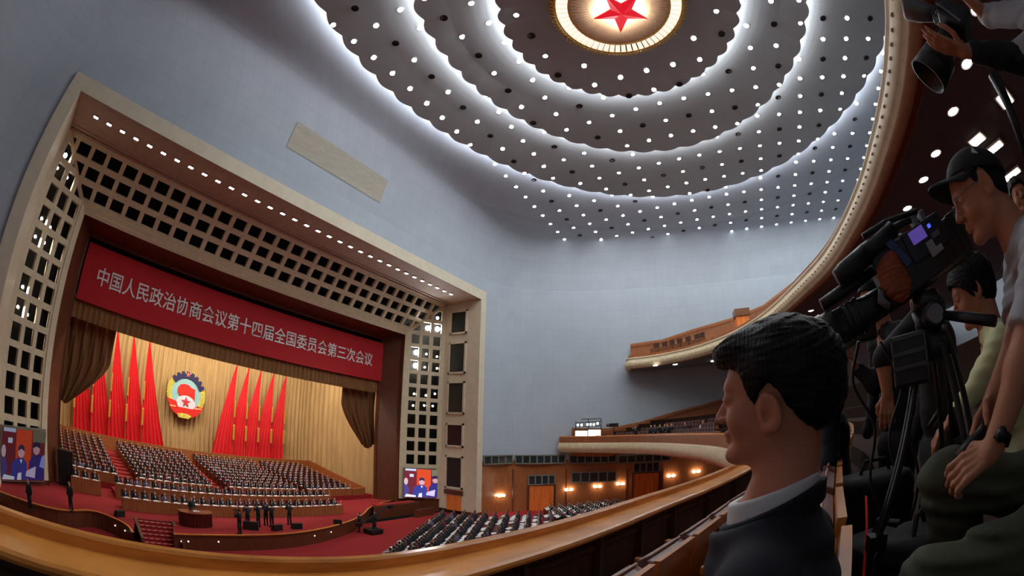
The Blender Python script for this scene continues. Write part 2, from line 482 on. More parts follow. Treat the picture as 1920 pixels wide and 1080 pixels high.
for i in range(60):
    q0, q1 = 2 * math.pi * (i + .12) / 60, 2 * math.pi * (i + .88) / 60
    b = MB(); r0, r1 = 3.16, 3.86
    V = []
    for z, sh in ((.05, 1.0), (-.1, .93)):
        for r, q in ((r0, q0), (r1, q0), (r1, q1), (r0, q1)):
            qm = (q0 + q1) / 2; V.append((r * math.cos(qm + (q - qm) * sh), r * math.sin(qm + (q - qm) * sh), z))
    b.hexa([V[i2] for i2 in (4, 5, 6, 7, 0, 1, 2, 3)]); b.build('glass_petal', petal, md, local=True)
b = MB(); b.lathe([(3.1, -.02), (3.13, -.14), (3.17, -.14), (3.17, .05)], 90, 0, cap=False)
b.lathe([(3.86, .05), (3.87, -.12), (3.95, -.16), (4.1, -.1), (4.2, 0), (4.22, .2)], 90, 0, cap=False)
for i in range(90):
    q = 2 * math.pi * i / 90
    b.ell((4.12 * math.cos(q), 4.12 * math.sin(q), -.08), (.2, .1, .07), 6, 4, R=np.array(Matrix.Rotation(q, 3, 'Z')))
b.build('gilded_border', goldm, md, local=True)
b = MB(); V = [(0, 0, -.9)]; 
for i in range(10):
    r = 1.72 if i % 2 == 0 else .68
    q = math.radians(20 + 36 * i); V.append((r * math.cos(q), r * math.sin(q), -.6))
for i in range(10): V.append((V[i + 1][0], V[i + 1][1], -.5))
F = [(0, 1 + (i + 1) % 10, 1 + i) for i in range(10)] + [(1 + i, 1 + (i + 1) % 10, 11 + (i + 1) % 10, 11 + i) for i in range(10)] + [tuple(range(11, 21))]
b.add(V, F); b.build('red_star', M('lit ruby glass', (226, 30, 44), rough=0.2, emit=((235, 30, 48), 0.75), var=0.15, scale=6), md, local=True)
b = MB(); pts = []
for i in range(10):
    r = 1.66 if i % 2 == 0 else .64
    q = math.radians(20 + 36 * i); pts.append((r * math.cos(q), r * math.sin(q)))
b.add([(x, y, -.48) for x, y in pts], [tuple(range(10))]); b.build('star_backlight', M('lit star backing lamps', (255, 255, 255), emit=((255, 246, 230), 24), var=0), md, local=True)

# ------------------------------------------------------------------ proscenium
HO, HI = 22.5, 21.5
def frame_quad(y, ho, hi, zo, zi, zb):
    """face of a portal frame at depth y"""
    b = MB()
    xl, xr, il, ir = CX - ho, CX + ho, CX - hi, CX + hi
    b.add([(xl, y, zb), (il, y, zb), (il, y, zi), (xl, y, zo), (ir, y, zi), (xr, y, zo), (ir, y, zb), (xr, y, zb)], [(0, 1, 2, 3), (3, 2, 4, 5), (5, 4, 6, 7)])
    return b
b = frame_quad(FY - .25, HO, HI, 15.2, 14.15, -8.9)
xl, xr, il, ir = CX - HO, CX + HO, CX - HI, CX + HI
for (xa, xb) in ((xl, xl), (xr, xr)):
    b.add([(xa, FY - .25, -8.9), (xa, FY + .4, -8.9), (xa, FY + .4, 15.2), (xa, FY - .25, 15.2)], [(0, 1, 2, 3)])
b.add([(xl, FY - .25, 15.2), (xr, FY - .25, 15.2), (xr, FY + .4, 15.2), (xl, FY + .4, 15.2)], [(0, 1, 2, 3)])
struct(b.build('trim_1', MW['cream']), 'broad cream stone frame round the stage opening')
YR = 30.3
b = MB()
for x in (il, ir):
    b.add([(x, FY - .25, -8.9), (x, YR, -8.9), (x, YR, 14.05), (x, FY - .25, 14.15)], [(0, 1, 2, 3)])
struct(b.build('trim_2', MW['cream']), 'cream side reveal of the stage frame')
b = MB(); b.add([(il, FY - .25, 14.15), (ir, FY - .25, 14.15), (ir, YR, 14.05), (il, YR, 14.05)], [(0, 1, 2, 3)])
b.box((CX, YR - .2, 14.0), (2 * HI, .35, .12)); b.box((CX, YR - .75, 14.03), (2 * HI, .2, .08))
struct(b.build('trim_3', MW['soffit']), 'brown soffit of the stage frame')
bl = MB(); bl.box((0, 0, 0), (.42, .26, .06), 1); bl.box((0, 0, -.035), (.36, .2, .03), 0)
me = bl.mesh('soffit_light', [M('lit soffit lamp glass', (255, 255, 255), emit=((255, 250, 240), 14.0), var=0), MW['white']])
for i in range(33):
    o = bpy.data.objects.new('soffit_light', me); COL.objects.link(o); o.location = (-2.35 + 1.186 * i, 27.2, 14.06)
    tag(o, f'small bright light in the brown stage soffit, {nth(i + 1)} from the left end', 'light', 'lights in the stage soffit')
# lattice
def lat(s, t, side):      # s along, t 0 outer..1 inner  -> point
    y = YR + 2.4 * t
    if side == 'top': return np.array([s, y, 14.1 - 3.6 * t])
    h = HI - 3.5 * t
    return np.array([CX + (h if side == 'right' else -h), y, s])
XB = [-2.37 + 1.479 * (k - .5) for k in range(29)]
ZB = [9.73 - 1.47 * (k - .5) for k in range(-2, 13)]
TR = [0.05, .345, .635, .93]
lt = thing('proscenium_lattice', 'cream lattice of square openings lining the stage frame', 'lattice', (CX, 32, -8.0))
LATN = dict(top=np.array([0, -.83, -.55]), right=np.array([-.565, -.825, 0]), left=np.array([.565, -.825, 0]))
def bar(b, A, B, w, d, nrm):
    A, B = np.array(A), np.array(B); t = B - A; L_ = np.linalg.norm(t)
    if L_ < .05: return
    t /= L_; sd = np.cross(t, nrm); sd /= np.linalg.norm(sd); n = np.cross(sd, t)
    V = [p + sd * w / 2 * a + n * d / 2 * c for p in (A, B) for a, c in ((-1, -1), (1, -1), (1, 1), (-1, 1))]
    b.hexa(V)
for side in ('top', 'right', 'left'):
    b = MB(); n = LATN[side]
    if side == 'top':
        for t in TR: bar(b, lat(CX - HI + 3.5 * t, t, 'top'), lat(CX + HI - 3.5 * t, t, 'top'), .42, .3, n)
        for x in XB:
            tm = min(1.0, max(0, (HI - abs(x - CX)) / 3.5))
            bar(b, lat(x, 0.0, 'top'), lat(x, min(.95, tm), 'top'), .38, .28, n)
        bar(b, lat(CX - HI, 0, 'top'), lat(CX - HI + 3.5, 1, 'top'), .3, .34, n); bar(b, lat(CX + HI, 0, 'top'), lat(CX + HI - 3.5, 1, 'top'), .3, .34, n)
        bar(b, lat(CX - HI + 3.5, 1.0, 'top'), lat(CX + HI - 3.5, 1.0, 'top'), .5, .5, n)
        bar(b, lat(CX - HI + 3.5, 1.06, 'top'), lat(CX + HI - 3.5, 1.06, 'top'), .3, .7, n)
    else:
        for t in TR: bar(b, lat(14.1 - 3.6 * t, t, side), lat(-7.9, t, side), .36, .3, n)
        for z in ZB:
            tm = min(1, max(0, (14.1 - z) / 3.6)); bar(b, lat(z, 0, side), lat(z, min(.95, tm), side), .4, .28, n)
        bar(b, lat(10.5, 1.0, side), lat(-7.9, 1.0, side), .55, .5, n)
        bar(b, lat(13.9, 0.0, side), lat(-7.9, 0.0, side), .5, .35, n)
    b.build({'top': 'top_grid', 'right': 'side_grid', 'left': 'side_grid'}[side], MW['cream2'], lt)
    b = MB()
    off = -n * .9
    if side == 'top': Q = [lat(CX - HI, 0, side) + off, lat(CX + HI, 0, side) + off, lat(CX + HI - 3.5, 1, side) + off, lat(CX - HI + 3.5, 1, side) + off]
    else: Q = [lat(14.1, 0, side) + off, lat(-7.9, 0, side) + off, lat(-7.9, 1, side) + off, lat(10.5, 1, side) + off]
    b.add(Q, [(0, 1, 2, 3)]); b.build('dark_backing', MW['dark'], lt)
# spotlights inside the lattice openings
lens = M('lit spotlight lens', (255, 255, 255), emit=((255, 250, 240), 30.0), var=0)
lensb = M('bright spotlight lens', (255, 255, 255), emit=((250, 252, 255), 220.0), var=0)
def lat_hit(px, py, side):
    d = ray(px, py); h = CX + HI if side == 'right' else CX - HI; sg = 1 if side == 'right' else -1
    # x = h - sg*3.5/2.4*(y-YR)
    k = 3.5 / 2.4
    t = (h + sg * k * YR) / (d[0] + sg * k * d[1])
    return d * t
SP = [(822, 595, 1), (804, 614, 2), (822, 616, 2), (782, 660, 2), (781, 685, 2), (801, 663, 0), (821, 668, 0), (798, 688, 0), (821, 690, 0), (778, 738, 0), (800, 741, 0), (817, 738, 0), (776, 760, 0), (797, 760, 0), (813, 761, 0)]
SL = [(127, 290, 1), (112, 314, 0), (130, 332, 0), (82, 409, 0), (98, 426, 0), (116, 433, 0), (70, 443, 0), (87, 455, 0), (106, 468, 0), (46, 538, 0), (59, 553, 0), (81, 558, 0), (37, 576, 0), (55, 591, 0), (74, 597, 0)]
for side, lst in (('right', SP), ('left', SL)):
    for i, (px, py, br) in enumerate(lst):
        p = lat_hit(px, py, side) - LATN[side] * .35
        tgt = np.array([17.3, 33.0, -7.5]); f = -p / np.linalg.norm(p) * .75 + (tgt - p) / np.linalg.norm(tgt - p) * .25
        q = Vector(f).to_track_quat('Z', 'Y').to_matrix().to_4x4(); q.translation = Vector(p)
        nm = {'right': 'right', 'left': 'left'}[side]
        cell = f'in the {nm} lattice column of the stage, {nth(i + 1)} counting down'
        sp = thing('stage_spotlight', ('dazzling ' if br == 2 else 'small ') + 'spotlight ' + cell, 'spotlight', Mw=q, group='spotlights in the lattice columns')
        b = MB(); b.lathe([(.10, -.35), (.17, -.3), (.2, -.05), (.22, .0), (.19, .01)], 14); b.build('housing', MW['black'], sp, local=True, smooth=True)
        b = MB(); r = {0: .12, 1: .2, 2: .28}[br]; b.lathe([(.001, .03), (r * .6, .028), (r, .0)], 14); b.build('lens', lensb if br == 2 else lens, sp, local=True)
        if i % 3 == 0:
            spot('spotlight_beam', tuple(p + f * .25), (17.3 + (-6 if side == 'right' else 6), 36.0, -7.5), 2600, (1.0, .93, .84), 48, .25)
# wood inner frame
b = MB(); h0, h1, y0, y1, z0, z1 = 17.9, 16.6, 32.8, 35.3, 10.35, 9.5
for sg in (-1, 1):
    b.add([(CX + sg * h0, y0, STAGE_Z), (CX + sg * h1, y1, STAGE_Z), (CX + sg * h1, y1, z1), (CX + sg * h0, y0, z0)], [(0, 1, 2, 3)])
    b.box((CX + sg * (h0 - .15), y0 + .2, (STAGE_Z + z0) / 2), (.3, .25, z0 - STAGE_Z)); b.box((CX + sg * (h1 + .1), y1, (STAGE_Z + z1) / 2), (.35, .35, z1 - STAGE_Z))
b.add([(CX - h0, y0, z0), (CX + h0, y0, z0), (CX + h1, y1, z1), (CX - h1, y1, z1)], [(0, 1, 2, 3)])
b.box((CX, y0 + .2, z0 - .12), (2 * h0, .25, .26)); b.box((CX, y1, z1 + .05), (2 * h1, .35, .3))
struct(b.build('trim_4', MW['woodd']), 'dark brown wood frame inside the lattice')
# loudspeaker bays on the right reveal, and its small door
for i, (zt, zb) in enumerate([(13.0, 10.7), (9.4, 6.3), (5.06, 1.9), (.5, -1.7), (-3.05, -6.3)]):
    sg = thing('speaker_grille', f'dark recessed loudspeaker grille in the cream right reveal, {nth(i + 1)} from the top', 'grille', (ir - .02, 28.3, zb), group='grilles in the stage reveal')
    b = MB(); b.box((ir - .03, 28.3, (zt + zb) / 2), (.05, 1.95, zt - zb)); b.build('grille_cloth', M('dark maroon grille cloth', (58, 22, 28), rough=.9) if i == 3 else MW['black'], sg)
    b = MB()
    for zz in (zt + .1, zb - .1): b.box((ir - .08, 28.3, zz), (.16, 2.3, .2))
    for yy in (27.25, 29.35): b.box((ir - .08, yy, (zt + zb) / 2), (.16, .2, zt - zb + .4))
    b.build('frame', MW['cream'], sg)
b = MB(); b.box((ir - .05, 28.3, -8.1), (.08, 1.9, 1.7)); struct(b.build('door_1', MW['curt']), 'orange curtained door under the loudspeaker bays')
b = MB(); b.box((ir - .1, 28.3, -6.9), (.2, 2.4, .5)); struct(b.build('trim_5', MW['woodd']))
# base under the lattice columns
b = MB()
for sg in (-1, 1):
    A, Bq = lat(-7.9, 0, 'right' if sg > 0 else 'left'), lat(-7.9, 1.1, 'right' if sg > 0 else 'left')
    b.hexa([(A[0], A[1], FLOOR_Z), (Bq[0], Bq[1], FLOOR_Z), (Bq[0], Bq[1] + .5, FLOOR_Z), (A[0], A[1] + .5, FLOOR_Z), (A[0], A[1], -7.9), (Bq[0], Bq[1], -7.9), (Bq[0], Bq[1] + .5, -7.9), (A[0], A[1] + .5, -7.9)])
    b.box((CX + sg * 22.0, FY + .4, -9.15), (1.0, 1.4, .5))
struct(b.build('baseboard_stage', MW['woodd']))
# vent panel on the vault over the frame
b = MB(); rows = []
for z in np.linspace(18.2, 20.25, 5):
    u = math.sqrt(max(0, 1 - ((z - ZW) / 5.7) ** 2)); y = FY - 3.9 * (1 - u) - .03 - .02
    rows.append([(x, y, z) for x in np.linspace(12.15, 22.5, 12)])
b.grid(np.array(rows))
b.grid(np.array([[(p[0], p[1] + .12, p[2]) for p in r] for r in rows[::-1]]))
tag(b.build('wall_vent', M('faded beige vent louvre', (172, 166, 150), rough=.8, var=.12, scale=2.5, stretch=(.5, 1, 6))), 'long faded beige vent panel on the blue wall above the stage frame', 'vent')
# ------------------------------------------------------------------ banner, pelmet, swags, backdrop
bn = thing('banner', 'long red banner with white Chinese lettering hung across the stage top', 'banner', (17.45, 35.0, 4.75))
b = MB(); b.box((17.45, 35.05, 6.86), (33.1, .06, 4.22)); b.build('cloth', MW['banner'], bn)
td = bpy.data.curves.new('lettering', 'FONT'); td.body = '中国人民政治协商会议第十四届全国委员会第三次会议'
td.size = 1.38; td.align_x = 'CENTER'; td.align_y = 'CENTER'; td.extrude = .02; td.offset = .012; td.space_character = 1.0
td.materials.append(MW['white'])
tmp = bpy.data.objects.new('lettering', td); COL.objects.link(tmp)
bpy.context.view_layer.update()
me = bpy.data.meshes.new_from_object(tmp.evaluated_get(bpy.context.evaluated_depsgraph_get()))
bpy.data.objects.remove(tmp)
to = bpy.data.objects.new('lettering', me); COL.objects.link(to); to.parent = bn
to.location = (-.1, -.02, 2.0); to.rotation_euler = (math.pi / 2, 0, 0); to.scale = (.913, 1.05, 1)
to['label'] = 'white Chinese characters of the banner'
b = MB(); b.grid(fold_curtain(.6, 34.2, 3.45, 4.9, lambda x: 35.35, 420, .05, .5, 3)); tag(b.build('pelmet_curtain', MW['pelmet'], smooth=True), 'ochre pleated pelmet curtain hanging directly below the red banner', 'curtain')
b = MB(); b.box((17.3, 35.7, 8.2), (34, .1, 6.0)); tag(b.build('stage_border', MW['dark']), 'dark cloth border behind the top of the red banner', 'curtain')
for sgn, nm in ((-1, 'left'), (1, 'right')):
    n, nz = 60, 26; G = np.zeros((nz, n, 3))
    for i in range(nz):
        t = i / (nz - 1)
        z = 3.75 - t * 6.0
        if nm == 'left': xi = 5.15 - .3 * t - 3.0 * max(0, (t - .45) / .55) ** 1.5 * 1.0
        else: xi = 29.6 + .3 * t + 2.9 * max(0, (t - .3) / .7) ** 1.3
        xo = .5 if nm == 'left' else 34.6
        for j in range(n):
            u = j / (n - 1); x = xo + (xi - xo) * u
            G[i, j] = (x, 36.4 + .12 * math.sin(u * 30 + t * 5 * sgn) + .05 * math.sin(u * 77), z - .5 * math.sin(math.pi * u) * t)
    b = MB(); b.grid(G); tag(b.build('swag_curtain', MW['swag'], smooth=True), f'bronze draped swag curtain gathered at the {nm} side of the stage opening', 'curtain', 'swag curtains of the stage')
b = MB(); b.grid(fold_curtain(-3, 37.5, -8.3, 7, lambda x: 52.0, 700, .13, .62, 3)); tag(b.build('backdrop_curtain', MW['tan'], smooth=True), 'wide beige pleated backdrop curtain at the rear of the stage', 'curtain')
b = MB(); G = fold_curtain(37.0, 53.0, -8.3, 6.5, lambda x: 0, 220, .22, 1.05, 3)
G2 = G.copy(); G2[..., 0] = 35.6 + .35 * G[..., 1] - .1 * (G[..., 0] - 37) / 11; G2[..., 1] = G[..., 0]
b.grid(G2); tag(b.build('side_curtain', MW['tan'], smooth=True), 'beige pleated curtain closing the right side of the stage', 'curtain')
b = MB(); G2[..., 0] = -1.0 - .35 * G[..., 1]; b.grid(G2); tag(b.build('side_curtain', MW['tan'], smooth=True), 'beige pleated curtain behind the left swag of the stage', 'curtain')
b = MB(); b.box((17.3, 53.5, 1), (46, .2, 22)); b.box((-4.5, 44, 1), (.2, 19, 22)); b.box((39.0, 44, 1), (.2, 19, 22)); b.box((17.3, 44.5, 11.9), (44, 19, .2))
struct(b.build('wall_backstage', MW['dark']))
# flags
for side in (-1, 1):
    for k, (dx) in enumerate((5.9, 7.85, 9.9, 12.1, 14.35)):
        xt = 17.3 + side * dx; y = 51.3 - .42 * (4 - k); zt = 4.95; zb = -7.3
        xin = xt - side * 3.1; xout = xt + side * .12
        nm = 'left' if side < 0 else 'right'
        fl = thing('flag', f'tall red draped flag with gold tassel, {nth(k + 1)} from the emblem on the {nm}', 'flag', (xt, y, -8.2), group='red flags on the backdrop')
        n, nz = 44, 14; G = np.zeros((nz, n, 3))
        for i in range(nz):
            t = i / (nz - 1); z = zt + (zb - zt) * t
            xi = xt + (xin - xt) * (t ** .95)
            for j in range(n):
                u = j / (n - 1); x = xout + (xi - xout) * u
                amp = .03 + .1 * t
                G[i, j] = (x, y - .1 + amp * math.sin(u * 34 + 2 * math.sin(t * 2 + k)) + .05 * t * math.sin(u * 9 + k), z)
        b = MB(); b.grid(G); b.build('cloth', MW['flag'], fl, smooth=True)
        b = MB(); b.tube([(xt + side * .14, y - .05, -8.2), (xt + side * .14, y - .05, zt + .25)], .025, 8); b.ell((xt + side * .14, y - .05, zt + .4), (.1, .1, .22), 8, 6); b.build('pole', MW['gold'], fl)
        b = MB()
        for (za, zz, r) in ((.6, -1.3, .1), (-2.2, -4.0, .13)):
            b.tube([(xt + side * .12, y - .34, za), (xt + side * .12, y - .36, za - .1), (xt + side * .12, y - .36, zz)], [r * .5, r, r * 1.1], 8)
        b.build('tassel', MW['gold'], fl)
# emblem
em = thing('emblem', 'large round emblem with wheat, gear wheel and red banner on the backdrop', 'emblem', (17.25, 51.4, -2.4))
def disc(b, cx, cz, rx, rz, y, d, n=48, a0=0, a1=360, r_in=0.0, mi=0):
    pts = [(cx + rx * math.cos(math.radians(a)), cz + rz * math.sin(math.radians(a))) for a in np.linspace(a0, a1, n)]
    if r_in: pts += [(cx + rx * r_in * math.cos(math.radians(a)), cz + rz * r_in * math.sin(math.radians(a))) for a in np.linspace(a1, a0, n)]
    poly(b, pts, y, d, mi)
def poly(b, pts, y, d, mi=0):
    k = len(pts); V = [(x, y, z) for x, z in pts] + [(x, y - d, z) for x, z in pts]
    import mathutils
    tris = mathutils.geometry.tessellate_polygon([[Vector((x, z, 0)) for x, z in pts]])
    F = [tuple(t) for t in tris] + [tuple(k + i for i in t) for t in tris] + [(i, (i + 1) % k, k + (i + 1) % k, k + i) for i in range(k)]
    b.add(V, F, mi)
EX, EZ, EY = 17.25, .25, 51.3
teal = M('pale teal enamel', (150, 196, 200), rough=.5, var=.04); navy = M('navy gear enamel', (38, 36, 84), rough=.5); yel = M('yellow wheat enamel', (214, 204, 92), rough=.5, var=.25, scale=3)
redm = M('red enamel', (222, 44, 34), rough=.5, var=.08); pale = M('white globe enamel', (226, 220, 232), rough=.5, var=.1, scale=3); cre = M('cream ribbon band', (240, 206, 140), rough=.5)
b = MB(); disc(b, EX, EZ, 2.0, 2.0, EY, .18); b.build('teal_disc', teal, em)
b = MB(); pts = []
for i in range(8):
    a0, a1 = 20 + i * 15.5, 20 + (i + 1) * 15.5
    for a, r in ((a0 + 1, 2.32), (a0 + 4, 2.62), (a0 + 10, 2.62), (a0 + 14, 2.32)): pts.append((EX + r * math.cos(math.radians(a)), EZ + r * math.sin(math.radians(a))))
pts += [(EX + 1.85 * math.cos(math.radians(a)), EZ + 1.85 * math.sin(math.radians(a))) for a in np.linspace(144, 20, 20)]
poly(b, pts, EY - .1, .22); b.build('gear_arc', navy, em)
b = MB(); q5 = [(EX + (.36 if i % 2 == 0 else .15) * math.cos(math.radians(90 + 36 * i)), EZ + 2.28 + (.36 if i % 2 == 0 else .15) * math.sin(math.radians(90 + 36 * i))) for i in range(10)]
poly(b, q5, EY - .34, .05); b.build('small_star', M('pink red enamel', (214, 110, 110), rough=.5), em)
for sg in (-1, 1):
    b = MB()
    disc(b, EX, EZ, 2.6, 2.45, EY - .08, .12, 24, *((146, 212) if sg < 0 else (-32, 18)), r_in=.76)
    for i in range(12):
        a = (148 + 5.2 * i) if sg < 0 else (-30 + 4.0 * i)
        for rr in (2.15, 2.45):
            b.ell((EX + rr * math.cos(math.radians(a)), EY - .22, EZ + rr * math.sin(math.radians(a))), (.1, .07, .2), 6, 5, R=np.array(Matrix.Rotation(math.radians(-(a - 90) + (18 if rr > 2.3 else -18)), 3, 'Y')))
    b.build('wheat_ear', yel, em)
b = MB(); poly(b, [(EX - 1.15, EZ + .55), (EX - .85, EZ + 1.0), (EX - .3, EZ + 1.15), (EX + .25, EZ + 1.1), (EX + .6, EZ + .85), (EX + 1.15, EZ + .75), (EX + 1.2, EZ - .75), (EX + .7, EZ - .55), (EX + .2, EZ - .3), (EX - .35, EZ - .35), (EX - .9, EZ - .25), (EX - 1.15, EZ + .1)], EY - .18, .12); b.build('red_flags', redm, em)
b = MB(); disc(b, EX, EZ - 1.1, 1.3, .95, EY - .2, .14); b.build('globe', pale, em)
b = MB(); q5 = [(EX + (.62 if i % 2 == 0 else .27) * math.cos(math.radians(90 + 36 * i)), EZ - .9 + (.62 if i % 2 == 0 else .27) * math.sin(math.radians(90 + 36 * i))) for i in range(10)]
poly(b, q5, EY - .34, .08); b.build('red_star', M('crimson enamel', (206, 56, 74), rough=.5), em)
b = MB(); poly(b, [(EX - 2.5, EZ - .75), (EX - 1.3, EZ - .95), (EX - 1.0, EZ - 1.55), (EX + 1.0, EZ - 1.55), (EX + 1.3, EZ - 1.25), (EX + 2.45, EZ - 1.15), (EX + 2.0, EZ - 1.9), (EX + 1.1, EZ - 2.5), (EX, EZ - 2.65), (EX - 1.1, EZ - 2.5), (EX - 2.0, EZ - 1.85)], EY - .22, .16); b.build('ribbon', redm, em)
b = MB(); poly(b, [(EX - 2.1, EZ - 1.5), (EX - 1.3, EZ - 1.5), (EX - 1.3, EZ - 1.62), (EX - 2.05, EZ - 1.64)], EY - .38, .03); b.build('ribbon_band', cre, em)
b = MB(); poly(b, [(EX + 1.2, EZ - 1.38), (EX + 2.2, EZ - 1.3), (EX + 2.15, EZ - 1.42), (EX + 1.2, EZ - 1.5)], EY - .38, .03)
b.build('ribbon_band', cre, em)
b = MB(); poly(b, [(EX - 1.1, EZ - 2.3), (EX - .4, EZ - 2.2), (EX + .3, EZ - 2.2), (EX + .85, EZ - 2.4), (EX + .5, EZ - 2.75), (EX - .3, EZ - 2.75), (EX - .9, EZ - 2.7)], EY - .4, .05); b.build('yellow_base', yel, em)

# ================================================================== STAGE
ZP = lambda x, y: tuple(at_z(x, y, STAGE_Z)[:2])
APL = spline([(-9, 29.5), ZP(85, 950), ZP(170, 957), ZP(215, 972), ZP(240, 986), ZP(250, 999)], 6)
APR = spline([ZP(325, 1001), (11.0, 25.85), (15.8, 25.75), (19.6, 26.3), (23.5, 27.6), (26.6, 29.3), (30.0, 31.8), (34, 33.5), (38, 34)], 6)
NOT = np.array([ZP(254, 972), ZP(324, 979)])
AP = np.vstack([APL, NOT, APR])
b = MB(); n = len(AP)
b.add([(x, y, STAGE_Z) for x, y in AP] + [(38.8, 53, STAGE_Z), (-4.4, 53, STAGE_Z)], [tuple(range(n + 2))])
struct(b.build('floor_stage', MW['red']), 'red carpeted stage floor')
b = MB()
for C_ in (APL, APR): b.grid(sweep(C_, [(.0, FLOOR_Z), (.0, STAGE_Z - .12), (.06, STAGE_Z - .1), (.06, STAGE_Z + .02), (-.1, STAGE_Z + .02)]))
struct(b.build('wall_stage_front', MW['woodd']), 'curved brown wood front of the stage')
b = MB()
for C_ in (APL, APR): b.grid(sweep(C_, [(.07, STAGE_Z - .02), (.08, STAGE_Z + .035), (-.04, STAGE_Z + .035)]))
struct(b.build('trim_6', MW['ledge']), 'pale wood edge of the stage')
# small recessed lamps on the stage front
lm = M('small lit footlight', (255, 255, 255), emit=((255, 248, 236), 2.0), var=0)
for i, (px, py) in enumerate([(200, 990), (222, 997), (346, 1022), (366, 1024), (428, 1026), (613, 1011), (648, 1004)]):
    p = at_z(px, py, STAGE_Z - .5); j = np.argmin(np.hypot(*(AP - p[:2]).T)); nn = offs(AP)[j]
    b = MB(); b.lathe([(.02, 0), (.055, .03), (.04, .05)], 10, T=np.array(Matrix.Translation((AP[j][0] + nn[0] * .0, AP[j][1] + nn[1] * .0, STAGE_Z - .45)) @ Vector((nn[0], nn[1], 0)).to_track_quat('Z', 'Y').to_matrix().to_4x4()))
    tag(b.build('footlight', lm), f'tiny white lamp on the stage front, {nth(i + 1)} from the left', 'lamp', 'lamps on the stage front')
# steps down from the stage at left
st = thing('stage_steps', 'carpeted steps with pale nosings leading down from the stage left of the lectern', 'steps', (6.0, 25.4, FLOOR_Z))
s0, s1 = at_z(257, 973, STAGE_Z), at_z(321, 980, STAGE_Z)
dx = (s1 - s0); dx[2] = 0; W_ = np.linalg.norm(dx); dx /= W_; dn = np.array([dx[1], -dx[0], 0])
for i in range(7):
    b = MB(); z = STAGE_Z - .02 - i * .155
    A = s0 + dn * (i * .36); B = s1 + dn * (i * .36)
    V = [A, B, B + dn * .36, A + dn * .36]
    b.hexa([(q[0], q[1], FLOOR_Z) for q in V] + [(q[0], q[1], z) for q in V], 0)
    for k in range(6):
        c = A + dn * .33 + dx * (W_ * (k + .5) / 6)
        b.box((c[0], c[1], z + .012), (.26, .07, .02), 1)
    b.build('step', [MW['red'], M('pale nosing strip', (214, 170, 150), rough=.4)], st)
for A in (s0 - dx * .13, s1 + dx * .13):
    b = MB(); V = [A - dx * .1, A + dx * .1, A + dx * .1 + dn * 2.6, A - dx * .1 + dn * 2.7]
    b.hexa([(q[0], q[1], FLOOR_Z) for q in V] + [(q[0], q[1], STAGE_Z + .12) for q in V[:2]] + [(q[0], q[1], STAGE_Z - .35) for q in V[2:]])
    b.build('side_wall', MW['woodd'], st)
# ------------------------------------------------------------------ delegates
skin = M('far skin', (206, 156, 128), rough=.6, var=.08); hair = M('black hair', (18, 16, 17), rough=.55, var=.2, scale=30)
suits = [M('black suit cloth', (22, 22, 26), rough=.85, var=.2), M('navy suit cloth', (26, 28, 48), rough=.85, var=.2), M('charcoal suit cloth', (40, 40, 44), rough=.85, var=.2), M('maroon jacket cloth', (84, 30, 44), rough=.85, var=.15), M('grey violet jacket cloth', (92, 84, 112), rough=.85, var=.15)]
shirt = M('white shirt cloth', (232, 232, 234), rough=.7, var=.03)
def seated_mesh(v):
    """a person sitting at a desk, facing -y, floor at z 0"""
    b = MB(); lean = (.02, .06, -.02, .04, .0)[v]
    b.tube([(0, .02, .45), (0, 0, .62), (0, -lean, .9), (0, -lean, 1.02)], [.17, .18, .19, .1], 10, 2)
    b.tube([(-.13, -lean, .98), (.13, -lean, .98)], .085, 8, 2)
    b.tube([(0, -lean, 1.02), (0, -lean - .01, 1.12)], .055, 8, 0)
    b.box((0, -lean - .16, .95), (.07, .05, .14), 3)
    hz = 1.2; b.ell((0, -lean - .03, hz), (.082, .1, .118), 10, 8, 0)
    b.ell((0, -lean + .0, hz + .035), (.092, .105, .105), 10, 8, 1)
    b.ell((0, -lean - .13, hz - .02), (.015, .025, .02), 5, 4, 0)
    for s in (-1, 1):
        b.ell((s * .085, -lean - .02, hz - .01), (.012, .025, .035), 5, 4, 0)
        b.tube([(s * .19, -lean, .97), (s * .25, -lean - .08, .76), (s * .12, -lean - .33, .815)], [.062, .055, .042], 7, 2)
        b.ell((s * .1, -lean - .37, .80), (.035, .055, .022), 6, 4, 0)
        b.tube([(s * .09, .0, .5), (s * .1, -.4, .5), (s * .1, -.42, .05)], [.085, .075, .05], 7, 2)
        b.box((s * .1, -.48, .04), (.09, .24, .08), 1)
    return b
SEAT = [seated_mesh(i) for i in range(5)]
SEAT_ME = [SEAT[i].mesh('seated_delegate', [skin, hair, suits[i], shirt], True) for i in range(5)]
SUITN = ['black-suited', 'navy-suited', 'charcoal-suited', 'maroon-jacketed', 'grey-jacketed']
def chair_mb():
    b = MB(); b.box((0, .0, .36), (.46, .46, .08)); b.box((0, .24, .78), (.5, .07, .62))
    b.box((0, .24, 1.08), (.44, .06, .06))
    for sx in (-.23, .23): b.box((sx, .0, .6), (.05, .42, .05)); b.box((sx, -.18, .3), (.05, .05, .6)); b.box((sx, .22, .2), (.05, .05, .4))
    return b
maroon = M('maroon seat leather', (92, 26, 30), rough=.5, var=.15)
CH = chair_mb(); CH_ME = CH.mesh('chair', [maroon])
def doc_mb():
    b = MB(); b.add([(-.23, -.16, 0), (0, -.16, .03), (0, .16, .035), (-.23, .16, .004), (.23, -.16, 0), (.23, .16, .004)], [(0, 1, 2, 3), (1, 4, 5, 2)]); b.box((0, 0, -.004), (.43, .29, .008)); return b
DO = doc_mb(); DO_ME = DO.mesh('document', [MW['paper']])
places = []       # (x, y, z floor, rot, row label, seat number)
deskm = MW['deskw']
